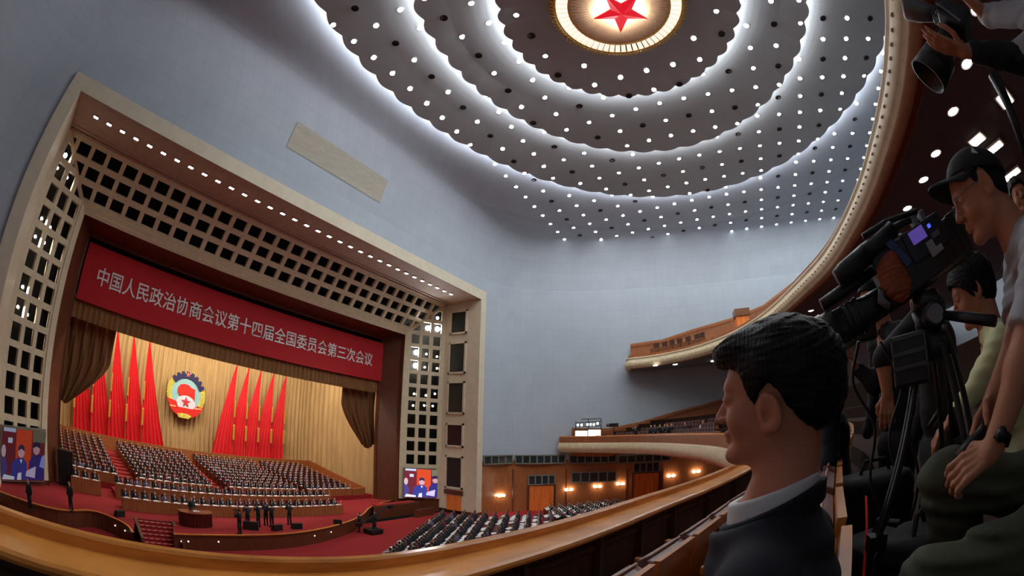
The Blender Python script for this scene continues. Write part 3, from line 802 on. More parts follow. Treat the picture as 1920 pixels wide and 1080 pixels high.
def desk(x0, x1, y, ztop, label, front=True, zfloor=None, group='rows of desks on the stage'):
    zf = ztop - .75 if zfloor is None else zfloor
    d = thing('desk_row', label, 'desk', ((x0 + x1) / 2, y, zf), group=group)
    b = MB(); b.box(((x0 + x1) / 2, y, ztop - .02), (x1 - x0, .5, .04)); b.build('top', deskm, d)
    b = MB(); b.box(((x0 + x1) / 2, y - .23, (ztop + zf) / 2 - .02), (x1 - x0, .04, ztop - zf - .05)); b.build('front_panel', MW['wood'], d)
    return d
BLK = [('far left', .75, 6.1, .75, 6.2), ('centre left', 7.9, 15.0, 7.8, 16.2), ('centre right', 16.6, 24.2, 17.3, 25.4), ('far right', 25.2, 31.0, 26.2, 32.4)]
NR = 10
for r in range(NR):
    t = r / (NR - 1); y = 36 + 11.2 * t; zt = -7.12 + .68 * t
    for bi, (bn_, xa, xb, xc, xd) in enumerate(BLK):
        x0, x1 = xa + (xc - xa) * t, xb + (xd - xb) * t
        desk(x0, x1, y, zt, f'long wood desk, {nth(r + 1)} row of the {bn_} block of stage seating')
        ns = int((x1 - x0) / .72)
        for s in range(ns):
            places.append((x0 + (s + .5) * (x1 - x0) / ns, y + .5, zt - .75, 0.0, f'{nth(s + 1)} seat, {nth(r + 1)} row of the {bn_} stage block'))
    b = MB(); yb = y - .25
    b.box((17.0, yb + .72, (zt - .75 + STAGE_Z) / 2 - .01), (33.6, 1.44 if r < NR - 1 else 3, zt - .75 - STAGE_Z - .02))
    if zt - .77 > STAGE_Z + .03: struct(b.build('floor_tier', MW['red']))
    for (xs, xe) in ((6.15, 7.85), (15.2 + 1.0 * t, 16.6 + .7 * t), (24.4 + 1.0 * t, 25.2 + 1.0 * t)):
        b = MB(); b.box(((xs + xe) / 2, yb - .02, zt - .74), (xe - xs, .06, .05)); struct(b.build('trim_step', M('pale step nosing', (190, 96, 84), rough=.5)))
for nm, x0, x1, y, zt in (('front', 5.3, 25.1, 30.4, -7.5), ('second', 5.3, 26.0, 33.2, -7.22), ('second', 1.6, 4.1, 33.2, -7.3)):
    desk(x0, x1, y, zt, f'{"short" if x1 < 5 else "long"} {nm} presidium desk with white papers on the stage', zfloor=STAGE_Z)
    ns = int((x1 - x0) / .78)
    for s in range(ns):
        places.append((x0 + (s + .5) * (x1 - x0) / ns, y + .5, zt - .75, 0.0, f'{nth(s + 1)} seat of the {"short " if x1 < 5 else ""}{nm} presidium row'))
    if nm == 'second':
        b = MB(); b.box(((x0 + x1) / 2, y + .9, (zt - .75 + STAGE_Z) / 2), (x1 - x0, 2.2, zt - .75 - STAGE_Z)); struct(b.build('floor_tier', MW['red']))
dpost = MB(); dpost.lathe([(.05, 0), (.05, .02), (.012, .03), (.012, .34), (.02, .36), (.02, .46), (.005, .47)], 8); dpost_me = dpost.mesh('desk_post', [MW['white']], True)  # slim white posts of unknown use, with a round base and thicker head
for (x, y, z, rz, lab) in places:
    if 'presidium' not in lab and 'first row' not in lab: continue
    if not in_frame((x, y, z + 1)): continue
    o = bpy.data.objects.new('desk_post', dpost_me); COL.objects.link(o); o.location = (x + .3, y - .52, z + .752)
    tag(o, f'slim white desk post, {lab}', 'microphone', 'posts on the front stage desks')
places = [q for q in places if in_frame((q[0], q[1], q[2] + 1), 6)]
places.sort(key=lambda q: q[0] ** 2 + q[1] ** 2 + q[2] ** 2)
rest = [MB(), MB(), MB()]
for i, (x, y, z, rz, lab) in enumerate(places):
    v = int(rng.choice(5, p=[.4, .3, .14, .1, .06]))
    Tm = Matrix.Translation((x, y, z)) @ Matrix.Rotation(rng.uniform(-.12, .12), 4, 'Z')
    Td = Matrix.Translation((x + rng.uniform(-.05, .05), y - .5, z + .757)) @ Matrix.Rotation(rng.uniform(-.2, .2), 4, 'Z')
    if i < 300:
        for me, nm, T, lb, cat, grp in ((SEAT_ME[v], 'seated_delegate', Tm, f'{SUITN[v]} delegate, {lab}', 'person', 'delegates seated on the stage'),
                                   (CH_ME, 'chair', Matrix.Translation((x, y + .07, z)), f'maroon chair, {lab}', 'chair', 'chairs of the delegates on the stage'),
                                   (DO_ME, 'document', Td, f'open white document, {lab}', 'document', 'documents on the stage desks')):
            o = bpy.data.objects.new(nm, me); COL.objects.link(o); o.matrix_world = T; tag(o, lb, cat, grp)
    else:
        q = MB(); q.join(SEAT[v]); q.m = [m if m != 2 else 4 + v for m in q.m]
        rest[0].join(q, Tm); rest[1].join(CH, Matrix.Translation((x, y + .07, z))); rest[2].join(DO, Td)
if rest[0].v:
    tag(rest[0].build('delegates_in_rear_rows', [skin, hair, suits[0], shirt] + suits, smooth=True), 'rear rows of dark-suited delegates under the red flags', 'people', kind='stuff')
    tag(rest[1].build('chairs_in_rear_rows', maroon), 'maroon chairs of the rear rows under the red flags', 'chairs', kind='stuff')
    tag(rest[2].build('documents_in_rear_rows', MW['paper']), 'white papers on the rear desks under the red flags', 'papers', kind='stuff')
print('DELEGATES', len(places))
# tier railing on the right and back
b = MB()
b.hexa([(32.9, 36, STAGE_Z), (33.1, 36, STAGE_Z), (34.6, 48.6, STAGE_Z), (34.4, 48.6, STAGE_Z), (32.9, 36, -7.05), (33.1, 36, -7.05), (34.6, 48.6, -5.7), (34.4, 48.6, -5.7)])
b.hexa([(0, 48.6, STAGE_Z), (34.5, 48.6, STAGE_Z), (34.5, 48.8, STAGE_Z), (0, 48.8, STAGE_Z), (0, 48.6, -5.85), (34.5, 48.6, -5.75), (34.5, 48.8, -5.75), (0, 48.8, -5.85)])
b.hexa([(31.2, 35.9, STAGE_Z), (33.0, 35.9, STAGE_Z), (33.0, 36.1, STAGE_Z), (31.2, 36.1, STAGE_Z), (31.2, 35.9, -7.2), (33.0, 35.9, -7.1), (33.0, 36.1, -7.1), (31.2, 36.1, -7.2)])
struct(b.build('wall_tier', MW['wood']), 'low brown wood wall along the right edge of the tiers')
# lectern and speaker
lc = thing('lectern', 'round-fronted dark red lectern standing on the red stage', 'lectern', (10.2, 27.85, STAGE_Z))
b = MB(); pts = [(1.18 * math.cos(a), -.62 * abs(math.sin(a)) ** .7) for a in np.linspace(0, -math.pi, 18)] + [(-1.18, .3), (1.18, .3)]
b.prism(pts, .92); b.build('body', wood('mahogany lectern', (82, 26, 20)), lc, local=True)
b = MB()
for i in range(1, 17):
    x, y = pts[i]; b.box((x * 1.01, y * 1.02, .46), (.03, .03, .86))
b.build('fluting', wood('mahogany lectern', (82, 26, 20)), lc, local=True)
b = MB(); b.prism([(x * 1.06, y * 1.08) for x, y in pts], .07, T=Matrix.Translation((0, 0, .92))); b.build('top', wood('red brown lectern top', (128, 56, 34)), lc, local=True)
b = MB(); b.tube([(.1, -.3, .99), (.1, -.26, 1.2), (.1, -.1, 1.33)], .012, 6); b.build('microphone', MW['black'], lc, local=True)
o = bpy.data.objects.new('document', DO_ME); COL.objects.link(o); o.location = (10.25, 27.75, STAGE_Z + .997); tag(o, 'white speech pages lying on the lectern top', 'document')
def standing_mb(pose):
    """standing person, facing +y, floor z 0; pose 0 plain, 1 hands up with camera, 2 hands folded"""
    b = MB()
    b.tube([(0, 0, .86), (0, -.01, 1.05), (0, .0, 1.32), (0, -.01, 1.45)], [.16, .15, .19, .09], 10, 2)
    b.tube([(-.15, -.01, 1.4), (.15, -.01, 1.4)], .075, 8, 2)
    b.tube([(0, -.01, 1.45), (0, .0, 1.55)], .055, 8, 0)
    b.ell((0, .02, 1.63), (.08, .098, .118), 10, 8, 0); b.ell((0, -.01, 1.66), (.09, .105, .105), 10, 8, 1)
    b.ell((0, .12, 1.61), (.014, .022, .02), 5, 4, 0)
    for s in (-1, 1):
        b.ell((s * .083, .01, 1.62), (.011, .024, .033), 5, 4, 0)
        b.tube([(s * .085, 0, .92), (s * .1, .02, .48), (s * .11, -.02, .07)], [.1, .075, .055], 8, 3)
        b.box((s * .115, .04, .035), (.09, .26, .07), 1)
        el = [(s * .24, -.02, 1.12), (s * .26, .1, 1.2), (s * .25, .04, 1.12)][pose]; ha = [(s * .24, .06, .88), (s * .1, .28, 1.52), (s * .06, .22, 1.02)][pose]
        b.tube([(s * .19, -.01, 1.4), el, ha], [.066, .055, .042], 7, 2); b.ell(ha, (.04, .045, .05), 6, 5, 0)
    return b
STAND_ME = [[standing_mb(p).mesh('person', [skin, hair, s, suits[0]], True) for p in range(3)] for s in (suits[0], suits[1], shirt)]
def stand(x, y, z, rz, suit, pose, lab, grp=None, name='person'):
    o = bpy.data.objects.new(name, STAND_ME[suit][pose]); COL.objects.link(o); o.location = (x, y, z); o.rotation_euler = (0, 0, rz)
    return tag(o, lab, 'person', grp)
stand(10.2, 28.55, STAGE_Z, math.pi, 0, 2, 'dark-suited speaker standing behind the round-fronted lectern')
PHG = [(450, 1002, 0, .4), (465, 990, 1, -.1), (485, 988, 0, .2), (499, 985, 1, -.3), (510, 988, 0, .0), (543, 984, 0, -.2)]
for i, (px, py, s, rz) in enumerate(PHG):
    p = at_z(px, py, STAGE_Z); stand(p[0], p[1], STAGE_Z, rz, s, 1, f'dark-clothed photographer standing on the stage front, {nth(i + 1)} from the left', 'photographers on the stage')
    cmo = MB(); cmo.box((0, 0, 0), (.16, .09, .11)); cmo.tube([(0, .04, 0), (0, .2, 0)], [.05, .045], 10); cmo.box((0, -.01, .075), (.07, .06, .05))
    o = cmo.build('camera', MW['black'], local=True); q = Matrix.Translation((p[0], p[1], STAGE_Z)) @ Matrix.Rotation(rz, 4, 'Z') @ Matrix.Translation((0, .3, 1.56)); o.matrix_world = q
    tag(o, f'black camera held up by the {nth(i + 1)} photographer on the stage from the left', 'camera', 'cameras of the photographers on the stage')
def monitor_mb():
    b = MB(); V = [(-.45, -.25, 0), (.45, -.25, 0), (.45, .25, 0), (-.45, .25, 0), (-.45, .0, .5), (.45, .0, .5), (.45, .25, .5), (-.45, .25, .5)]; b.hexa(V); return b
for i, (px, py, sc, rz, what) in enumerate([(470, 992, 1.2, 2.8, 'black floor monitor at the feet of the leftmost photographers'), (519, 994, .9, 3.3, 'black floor monitor at the feet of the middle photographers'), (556, 991, .9, 3.0, 'black floor monitor beside the rightmost stage photographer'), (633, 982, .75, 2.5, 'black loudspeaker lying alone on the right of the red stage'), (224, 968, .85, 3.6, 'black loudspeaker at the stage edge left of the steps')]):
    p = at_z(px, py, STAGE_Z); m = thing('floor_monitor', what, 'loudspeaker', (p[0], p[1], STAGE_Z), rz, 'floor loudspeakers on the stage')
    b = MB(); b.join(monitor_mb(), Matrix.Scale(sc, 4)); b.build('cabinet', MW['black'], m, local=True, bevel=.02)
    b = MB(); b.add([(x * sc, y * sc, z * sc) for x, y, z in ((-.4, -.245, .06), (.4, -.245, .06), (.4, -.02, .47), (-.4, -.02, .47))], [(0, 1, 2, 3)]); b.build('grille', M('charcoal speaker mesh', (44, 44, 48), rough=.8), m, local=True)
# equipment at the far left of the stage
tw = thing('loudspeaker_tower', 'tall black loudspeaker stack beside the left stage column', 'loudspeaker', (1.2, 34.3, STAGE_Z))
for i in range(3):
    b = MB(); b.box((1.2, 34.3, STAGE_Z + .42 + i * .84), (1.3, .8, .82)); b.build('cabinet', MW['black'], tw, bevel=.02)
for i, (px, py, lab) in enumerate([(58, 945, 'person in dark clothes standing under the left video screen'), (134, 945, 'dark-clothed person standing on the stage left of the desks')]):
    p = at_z(px, py + 12, STAGE_Z); stand(p[0], p[1], STAGE_Z, 2.4, 0, 0, lab)
# camera crane at the right of the stage front
p = at_z(700, 1000, FLOOR_Z); cr = thing('camera_crane', 'black camera crane with raised arm at the right end of the stage front', 'camera crane', (p[0], p[1], FLOOR_Z))
b = MB(); b.box((p[0], p[1], FLOOR_Z + .25), (1.3, 1.1, .35)); b.build('dolly', MW['black'], cr, bevel=.03)
for sx in (-.5, .5):
    for sy in (-.45, .45):
        b = MB(); b.lathe([(.02, -.06), (.17, -.06), (.17, .06), (.02, .06)], 12, T=Matrix.Translation((p[0] + sx, p[1] + sy, FLOOR_Z + .17)) @ Matrix.Rotation(math.pi / 2, 4, 'Y')); b.build('wheel', MW['black'], cr)
b = MB(); b.tube([(p[0], p[1], FLOOR_Z + .4), (p[0], p[1], FLOOR_Z + 1.5)], .09, 8); b.build('column', MW['black'], cr)
b = MB(); b.tube([(p[0] - 1.3, p[1] + .3, FLOOR_Z + .9), (p[0], p[1], FLOOR_Z + 1.55), (p[0] + 1.6, p[1] - .35, FLOOR_Z + 2.5)], .07, 8); b.box((p[0] - 1.35, p[1] + .3, FLOOR_Z + .85), (.4, .3, .35)); b.build('arm', MW['black'], cr)
b = MB(); b.box((p[0] + 1.7, p[1] - .4, FLOOR_Z + 2.3), (.35, .3, .3)); b.tube([(p[0] + 1.7, p[1] - .25, FLOOR_Z + 2.3), (p[0] + 1.65, p[1] + .1, FLOOR_Z + 2.3)], .1, 10); b.build('camera_head', MW['black'], cr)
stand(p[0] - .75, p[1] + .9, FLOOR_Z, .9, 0, 2, 'dark-clothed operator standing left of the camera crane')
stand(p[0] + .9, p[1] + .7, FLOOR_Z, 1.2, 0, 2, 'dark-clothed operator standing right of the camera crane')
# low wood wall and red bench at the foot of the right column
b = MB(); b.box((33.0, 31.0, -8.75), (6.6, .25, 1.3)); b.box((35.5, 29.6, -9.0), (3.0, .25, .8)); struct(b.build('wall_side_box', MW['woodd']))
b = MB(); b.box((33.0, 31.5, -8.1), (5.6, .8, .12)); tag(b.build('bench', MW['red']), 'long red bench at the foot of the right lattice column', 'bench')
# ------------------------------------------------------------------ video screens in front of the lattice columns
def screen(corners, lab, bright):
    bl_, br_, tr_, tl_ = [np.array(c) for c in corners]
    sc = thing('video_screen', lab, 'screen', tuple((bl_ + br_) / 2))
    nrm = np.cross(br_ - bl_, tl_ - bl_); nrm /= np.linalg.norm(nrm)
    if nrm @ bl_ > 0: nrm = -nrm
    b = MB(); V = [bl_, br_, tr_, tl_]; c = sum(V) / 4
    Vb = [c + (v - c) * 1.04 for v in V]
    b.hexa([v - nrm * .3 for v in Vb] + [v - nrm * .02 for v in Vb]); b.build('casing', M('grey screen casing', (120, 116, 104), rough=.5), sc)
    U = lambda u, v, d=0.0: bl_ + (br_ - bl_) * u + (tl_ - bl_) * v + nrm * d
    k = bright
    pic = lambda n, col, e=1.0: M(f'screen picture {n} {k}', (10, 10, 12), emit=(col, k * e), var=0, rough=.3)
    b = MB(); b.add([U(0, 0), U(1, 0), U(1, 1), U(0, 1)], [(0, 1, 2, 3)])
    b.build('picture', pic('wall', (118, 42, 52)), sc)
    def patch(nm, pts, col, d, e=1.0):
        b = MB(); b.add([U(u, v, d) for u, v in pts], [tuple(range(len(pts)))]); b.build(nm, pic(nm + str(col), col, e), sc)
    circ = lambda cx, cy, rx, ry: [(cx + rx * math.cos(a), cy + ry * math.sin(a)) for a in np.linspace(0, 2 * math.pi, 14)[:-1]]
    patch('picture_curtain', [(.32, 0.1), (.68, .1), (.68, 1), (.32, 1)], (226, 78, 44), .01)
    patch('picture_lamps', [(.03, .93), (.3, .93), (.3, 1), (.03, 1)], (206, 214, 250), .01)
    patch('picture_window', [(.14, .72), (.24, .72), (.24, .82), (.14, .82)], (214, 226, 255), .011)
    patch('picture_panel', [(.7, .78), (1, .78), (1, 1), (.7, 1)], (120, 116, 92), .01)
    patch('picture_suit', [(.2, .02), (.62, .02), (.58, .36), (.5, .46), (.38, .46), (.25, .36)], (62, 66, 158), .012)
    patch('picture_suit', [(.62, .02), (1, .02), (1, .42), (.86, .55), (.74, .52), (.64, .4)], (52, 50, 132), .013)
    patch('picture_suit', [(0, .02), (.12, .02), (.14, .3), (.06, .5), (0, .52)], (82, 70, 140), .012)
    patch('picture_face', circ(.45, .56, .075, .11), (226, 176, 190), .015); patch('picture_hair', [(.37, .58), (.39, .68), (.45, .72), (.51, .68), (.53, .58), (.45, .63)], (50, 48, 90), .016)
    patch('picture_face', circ(.8, .64, .08, .11), (214, 160, 170), .015); patch('picture_hair', [(.71, .66), (.73, .76), (.8, .8), (.87, .76), (.89, .66), (.8, .7)], (40, 36, 76), .016)
    patch('picture_face', circ(.05, .56, .05, .12), (222, 190, 206), .015)
    patch('picture_collar', [(.42, .42), (.48, .42), (.45, .34)], (236, 236, 250), .017)
    patch('picture_sleeve', [(.88, .3), (1, .26), (1, .55), (.93, .5)], (150, 168, 250), .017)
    patch('picture_paper', [(.02, .02), (.3, .02), (.3, .08), (.06, .12)], (238, 238, 255), .018)
    patch('picture_paper', [(.36, .02), (.46, .02), (.46, .17), (.38, .15)], (238, 238, 255), .018)
    patch('picture_paper', [(.56, .1), (.78, .06), (.8, .3), (.7, .26), (.58, .2)], (222, 206, 244), .019)
screen((at_y(757, 932, 32.2), at_y(830, 934, 30.0), at_y(831, 880, 30.0), at_y(758, 878, 32.2)), 'bright video screen showing seated people, at the foot of the right lattice column', 1.05)
screen((at_y(2, 900, 30.0), at_y(82, 902, 32.2), at_y(85, 808, 32.2), at_y(5, 800, 30.0)), 'dim video screen showing seated people, at the foot of the left lattice column', .30)
# ------------------------------------------------------------------ audience on the hall floor
RAILPX = [(0, 945), (100, 985), (240, 1012), (360, 1030), (480, 1040), (600, 1042), (700, 1038), (800, 1027), (900, 1008), (1000, 986), (1100, 960), (1200, 930), (1300, 899), (1370, 872)]
def above_rail(p):
    x, y = project(p)
    return y < np.interp(x, *zip(*RAILPX)) + 4
aud = []; ud = np.array([-.905, -.425]); wd_ = np.array([.44, -.9])
for r in range(11):
    O = np.array([35.0, 26.6]) + wd_ * r * 1.02; zf = -9.4 + .03 * r
    n = 0; run = []
    for s in range(26):
        q = O + ud * (.35 + .64 * s)
        if not above_rail((q[0], q[1], zf + 1.25)): continue
        n += 1; run.append((q, s)); aud.append((q[0], q[1], zf, f'{nth(s + 1)} seat in the {nth(r + 1)} hall row left of the aisle'))
    if run:
        A, Bq = run[0][0], run[-1][0]; f = np.array([-wd_[0], -wd_[1]])
        L_ = np.linalg.norm(Bq - A) + .6; c = (A + Bq) / 2 + f * .5
        d = thing('hall_desk_row', f'long dark wood desk of the {nth(r + 1)} hall row left of the aisle', 'desk', (c[0], c[1], zf), math.atan2(ud[1], ud[0]) + math.pi, 'desk rows on the hall floor')
        b = MB(); b.box((0, 0, .74), (L_, .42, .04)); b.build('top', maroon, d, local=True); b = MB(); b.box((0, .19, .36), (L_, .04, .7)); b.build('front_panel', MW['woodd'], d, local=True)
u2 = np.array([-.8, -.6]); w2 = np.array([.62, -.78])
for r in range(8):
    O = np.array([43.4, 19.2]) + w2 * r * 1.05; zf = -9.2 + .03 * r; run = []
    for s in range(9):
        q = O + u2 * (.64 * s)
        if not above_rail((q[0], q[1], zf + 1.25)): continue
        run.append(q); aud.append((q[0], q[1], zf, f'{nth(s + 1)} seat in the {nth(r + 1)} hall row right of the aisle'))
    if run:
        A, Bq = run[0], run[-1]; L_ = np.linalg.norm(Bq - A) + .6; c = (A + Bq) / 2 - w2 * .5
        d = thing('hall_desk_row', f'long dark wood desk of the {nth(r + 1)} hall row right of the aisle', 'desk', (c[0], c[1], zf), math.atan2(u2[1], u2[0]) + math.pi, 'desk rows on the hall floor')
        b = MB(); b.box((0, 0, .74), (L_, .42, .04)); b.build('top', maroon, d, local=True); b = MB(); b.box((0, .19, .36), (L_, .04, .7)); b.build('front_panel', MW['woodd'], d, local=True)
for i, (x, y, z, lab) in enumerate(aud):
    if rng.random() < .06: continue
    v = int(rng.choice(5, p=[.45, .3, .15, .07, .03]))
    f = np.array([17.3 - x, 38 - y]); rz = math.atan2(f[1], f[0]) + math.pi / 2
    ff = f / np.linalg.norm(f)
    o = bpy.data.objects.new('audience_member', SEAT_ME[v]); COL.objects.link(o); o.location = (x, y, z); o.rotation_euler = (0, 0, rz); tag(o, f'{SUITN[v]} person seen from above, {lab}', 'person', 'people seated on the hall floor')
    if rng.random() < .3: continue
    o = bpy.data.objects.new('hall_document', DO_ME); COL.objects.link(o); o.location = (x + ff[0] * .5, y + ff[1] * .5, z + .80); o.rotation_euler = (rng.uniform(0, .5), 0, rz + rng.uniform(-.35, .35)); o.scale = (1.0 + .35 * rng.random(), 1.1 + .4 * rng.random(), 1); tag(o, f'white paper on the desk, {lab}', 'document', 'papers on the hall desks')
print('AUDIENCE', len(aud))

# ================================================================== RIGHT WALL FITTINGS AND BALCONIES
def wall_hit(px, py):
    d = ray(px, py); best = None
    for i in range(len(WR) - 1):
        a, e = WR[i], WR[i + 1] - WR[i]
        den = d[0] * e[1] - d[1] * e[0]
        if abs(den) < 1e-9: continue
        t = (a[0] * e[1] - a[1] * e[0]) / den; u = (a[0] * d[1] - a[1] * d[0]) / den
        if t > 0 and -1e-6 <= u <= 1 + 1e-6 and (best is None or t < best[0]): best = (t, e / np.linalg.norm(e))
    return d * best[0], best[1]
def wall_box(px0, py0, px1, py1):
    """centre, width, height, rotation of a panel on the wall covering that part of the view"""
    p0, _ = wall_hit(px0, (py0 + py1) / 2); p1, _ = wall_hit(px1, (py0 + py1) / 2); pm, t = wall_hit((px0 + px1) / 2, (py0 + py1) / 2)
    zt = wall_hit((px0 + px1) / 2, py0)[0][2]; zb = wall_hit((px0 + px1) / 2, py1)[0][2]
    e = p1 - p0; w = math.hypot(e[0], e[1]); inn = np.array([-e[1], e[0]]) / w
    if inn @ pm[:2] > 0: inn = -inn
    rz = math.atan2(inn[1], inn[0]) + math.pi / 2
    return np.array([(p0[0] + p1[0]) / 2, (p0[1] + p1[1]) / 2, (zt + zb) / 2]) + np.append(inn, 0) * .06, w, zt - zb, rz
nw = 0
for (x0, y0, x1, y1, k, lab) in [(906, 854, 959, 869, 4, 'dark glazed window strip next to the stage frame'), (966, 853.5, 1059, 868.5, 7, 'second dark glazed window strip of the lower wall'), (1068, 853, 1155, 867.5, 6, 'dark glazed window strip under the balcony end'), (1160, 852.5, 1256, 866, 6, 'dark glazed window strip farthest from the stage'), (1072, 885, 1155, 903, 5, 'pale row of windows between the two doors'), (991, 891, 1040, 908, 4, 'window over the door nearer the stage'), (1188, 867, 1236, 885, 4, 'window over the door farther from the stage')]:
    c, w, h, rz = wall_box(x0, y0, x1, y1); nw += 1
    wn = thing(f'window_{nw}', lab, 'window', tuple(c), rz); wn['kind'] = 'structure'; del wn['category']
    b = MB(); b.box((0, 0, 0), (w, .06, h)); b.build('pane', MW['glass'], wn, local=True)
    b = MB()
    for i in range(k + 1): b.box((-w / 2 + w * i / k, -.06, 0), (.16, .1, h + .1))
    for zz in (-h / 2, h / 2): b.box((0, -.06, zz), (w + .1, .1, .14))
    b.build('window_frame', MW['mull'], wn, local=True)
for i, (x0, y0, x1, y1, lab) in enumerate([(992, 910, 1038, 962, 'orange curtained doorway nearer the stage'), (1188, 887, 1235, 935, 'orange curtained doorway farther from the stage')]):
    c, w, h, rz = wall_box(x0, y0, x1, y1)
    dr = thing(f'door_{i + 2}', lab, None, (c[0], c[1], c[2] - h / 2), rz); dr['kind'] = 'structure'
    b = MB(); n = 60; G = [[(-w / 2 + w * j / (n - 1), -.06 + .05 * math.sin(j * 1.3), z) for j in range(n)] for z in (0, h)]; b.grid(np.array(G)); b.build('door_curtain', MW['curt'], dr, local=True, smooth=True)
    b = MB()
    for sx in (-1, 1): b.box((sx * (w / 2 + .1), -.05, h / 2), (.2, .14, h))
    b.box((0, -.05, h + .06), (w + .4, .14, .16)); b.build('door_frame', MW['woodd'], dr, local=True)
bulb = M('lit wall lamp glass', (255, 250, 240), emit=((255, 240, 214), 26), var=0)
for i, (px, py) in enumerate([(938, 929), (1066, 918), (1120, 912), (1163, 907), (1258, 892), (1305, 884)]):
    c, w, h, rz = wall_box(px - 5, py - 3, px + 5, py + 3)
    wl = thing('wall_lamp', f'lit double wall lamp on the wood wall, {nth(i + 1)} from the stage', 'lamp', tuple(c), rz, 'wall lamps of the lower wall')
    b = MB(); b.box((0, -.02, -.12), (.9, .06, .1)); b.tube([(-.3, -.05, -.12), (-.3, -.14, -.1)], .03, 6); b.tube([(.3, -.05, -.12), (.3, -.14, -.1)], .03, 6); b.build('bracket', MW['gold'], wl, local=True)
    for sx in (-.28, .28):
        b = MB(); b.ell((sx, -.2, .02), (.2, .14, .15), 12, 8); b.build('bulb', bulb, wl, local=True, smooth=True)
# wood wall pilaster joints
b = MB()
for px in (962, 1062, 1175, 1243):
    p, t = wall_hit(px, 880); q, _ = wall_hit(px, 955)
    inn = np.array([-t[1], t[0]]); inn = inn if inn @ p[:2] < 0 else -inn
    b.box((p[0] + inn[0] * .03, p[1] + inn[1] * .03, (p[2] + FLOOR_Z) / 2), (.12, .12, p[2] - FLOOR_Z))
struct(b.build('trim_7', MW['woodd']))
b = MB(); b.grid(sweep(WR, [(-.02, ZSPLIT + .1), (-.1, ZSPLIT + .1), (-.1, ZSPLIT - .1), (-.02, ZSPLIT - .1)])); struct(b.build('trim_8', MW['mull']))

# ------------------------------------------------------------------ lower balcony: the one the photograph is taken from
RAIL = [(-9, 3.6), (-6, 2.75), (-3, 2.2), (-1.5, 1.95), (-.26, 1.72), (.29, 1.6), (.78, 1.46), (1.25, 1.31), (1.84, 1.19), (2.77, .97), (3.5, .78), (4.48, .45), (5.69, .09), (7.5, -.35), (10, -.65), (14, -.6), (19, -.1), (26.5, 1.6), (34, 4.6), (39.5, 7.6), (43.5, 11), (45.8, 14.5), (46.9, 18), (47.4, 20)]
RC2 = spline(RAIL, 10)
RT, LZ = -.55, -.60      # rim and ledge height
b = MB(); b.grid(sweep(RC2, [(.0, -.66), (0.0, RT - .01), (.01, RT), (.045, RT), (.055, RT - .01), (.06, LZ), (.26, LZ), (.275, LZ - .01), (.28, LZ - .025), (.275, LZ - .04), (.2, LZ - .045)])); struct(b.build('trim_9', MW['ledge'], smooth=False), 'wide polished honey-brown wood ledge of the balcony rail')
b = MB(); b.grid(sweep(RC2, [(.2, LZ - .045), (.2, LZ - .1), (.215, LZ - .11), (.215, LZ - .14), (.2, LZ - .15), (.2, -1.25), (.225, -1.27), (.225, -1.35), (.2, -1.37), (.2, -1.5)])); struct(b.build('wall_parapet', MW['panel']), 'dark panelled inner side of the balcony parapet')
b = MB()
n_ = offs(RC2)
for i in range(46, 130, 7): b.box((RC2[i][0] + n_[i][0] * .21, RC2[i][1] + n_[i][1] * .21, -1.05), (.05, .05, .8))
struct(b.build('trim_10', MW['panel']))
b = MB(); b.grid(sweep(RC2, [(.0, -.66), (.02, -1.3), (-.03, -1.4)])); struct(b.build('wall_parapet_front', MW['wood']), 'brown wood outer side of the parapet')
b = MB(); b.grid(sweep(RC2, [(.0, -1.32), (-.12, -1.36), (-.14, -1.46), (-.2, -1.55), (-.27, -1.8), (-.28, -2.0), (-.2, -2.2), (-.08, -2.32), (.0, -2.36), (.05, -2.42), (.6, -2.44)])); struct(b.build('trim_11', MW['fascia'], smooth=True), 'rounded ivory moulding of the lower balcony front')
b = MB(); b.grid(sweep(RC2, [(.3, -2.43), (2.0, -2.46), (7.5, -2.6)])); struct(b.build('ceiling_underbalcony', MW['cream']))
prof = [(.2, -1.45), (.95, -1.45)]; z = -1.45
for i in range(7):
    z += .25 if i == 0 else .35; prof += [(.95 + .95 * i, z), (1.9 + .95 * i, z)]
b = MB(); b.grid(sweep(RC2[40:], prof)); struct(b.build('floor_balcony', M('balcony wood floor', (48, 32, 25), rough=.95, var=.2, stretch=(2, 2, 2), spec=.1)), 'stepped balcony floor')
# wainscot along the far wall behind the balcony seats
def wain(pts, drop, name, lab):
    b = MB(); T_, B_ = [], []
    for px, py in pts:
        p, t = wall_hit(px, py); k = .993; T_.append(p * k); q = p * k; B_.append(np.array([q[0], q[1], q[2] - drop]))
    b.grid(np.array([T_, B_])); 
    T2 = [np.array([p[0] * .992, p[1] * .992, p[2] + .12]) for p in T_]; B2 = [np.array([p[0] * .992, p[1] * .992, p[2] - .1]) for p in T_]
    b.grid(np.array([T2, B2])); return struct(b.build(name, MW['wood']), lab)
wain([(1072, 804), (1095, 805), (1140, 805), (1170, 799), (1200, 793), (1230, 784), (1260, 775), (1290, 767), (1320, 760), (1400, 735), (1480, 712)], 3.2, 'wall_wainscot', 'rising wood wainscot behind the lower balcony seats')
wain([(1182, 648), (1210, 644), (1240, 640), (1270, 630), (1300, 620), (1335, 610), (1370, 600), (1430, 576), (1500, 522), (1560, 470), (1620, 400)], 2.8, 'wall_wainscot', 'rising wood wainscot behind the upper balcony seats')
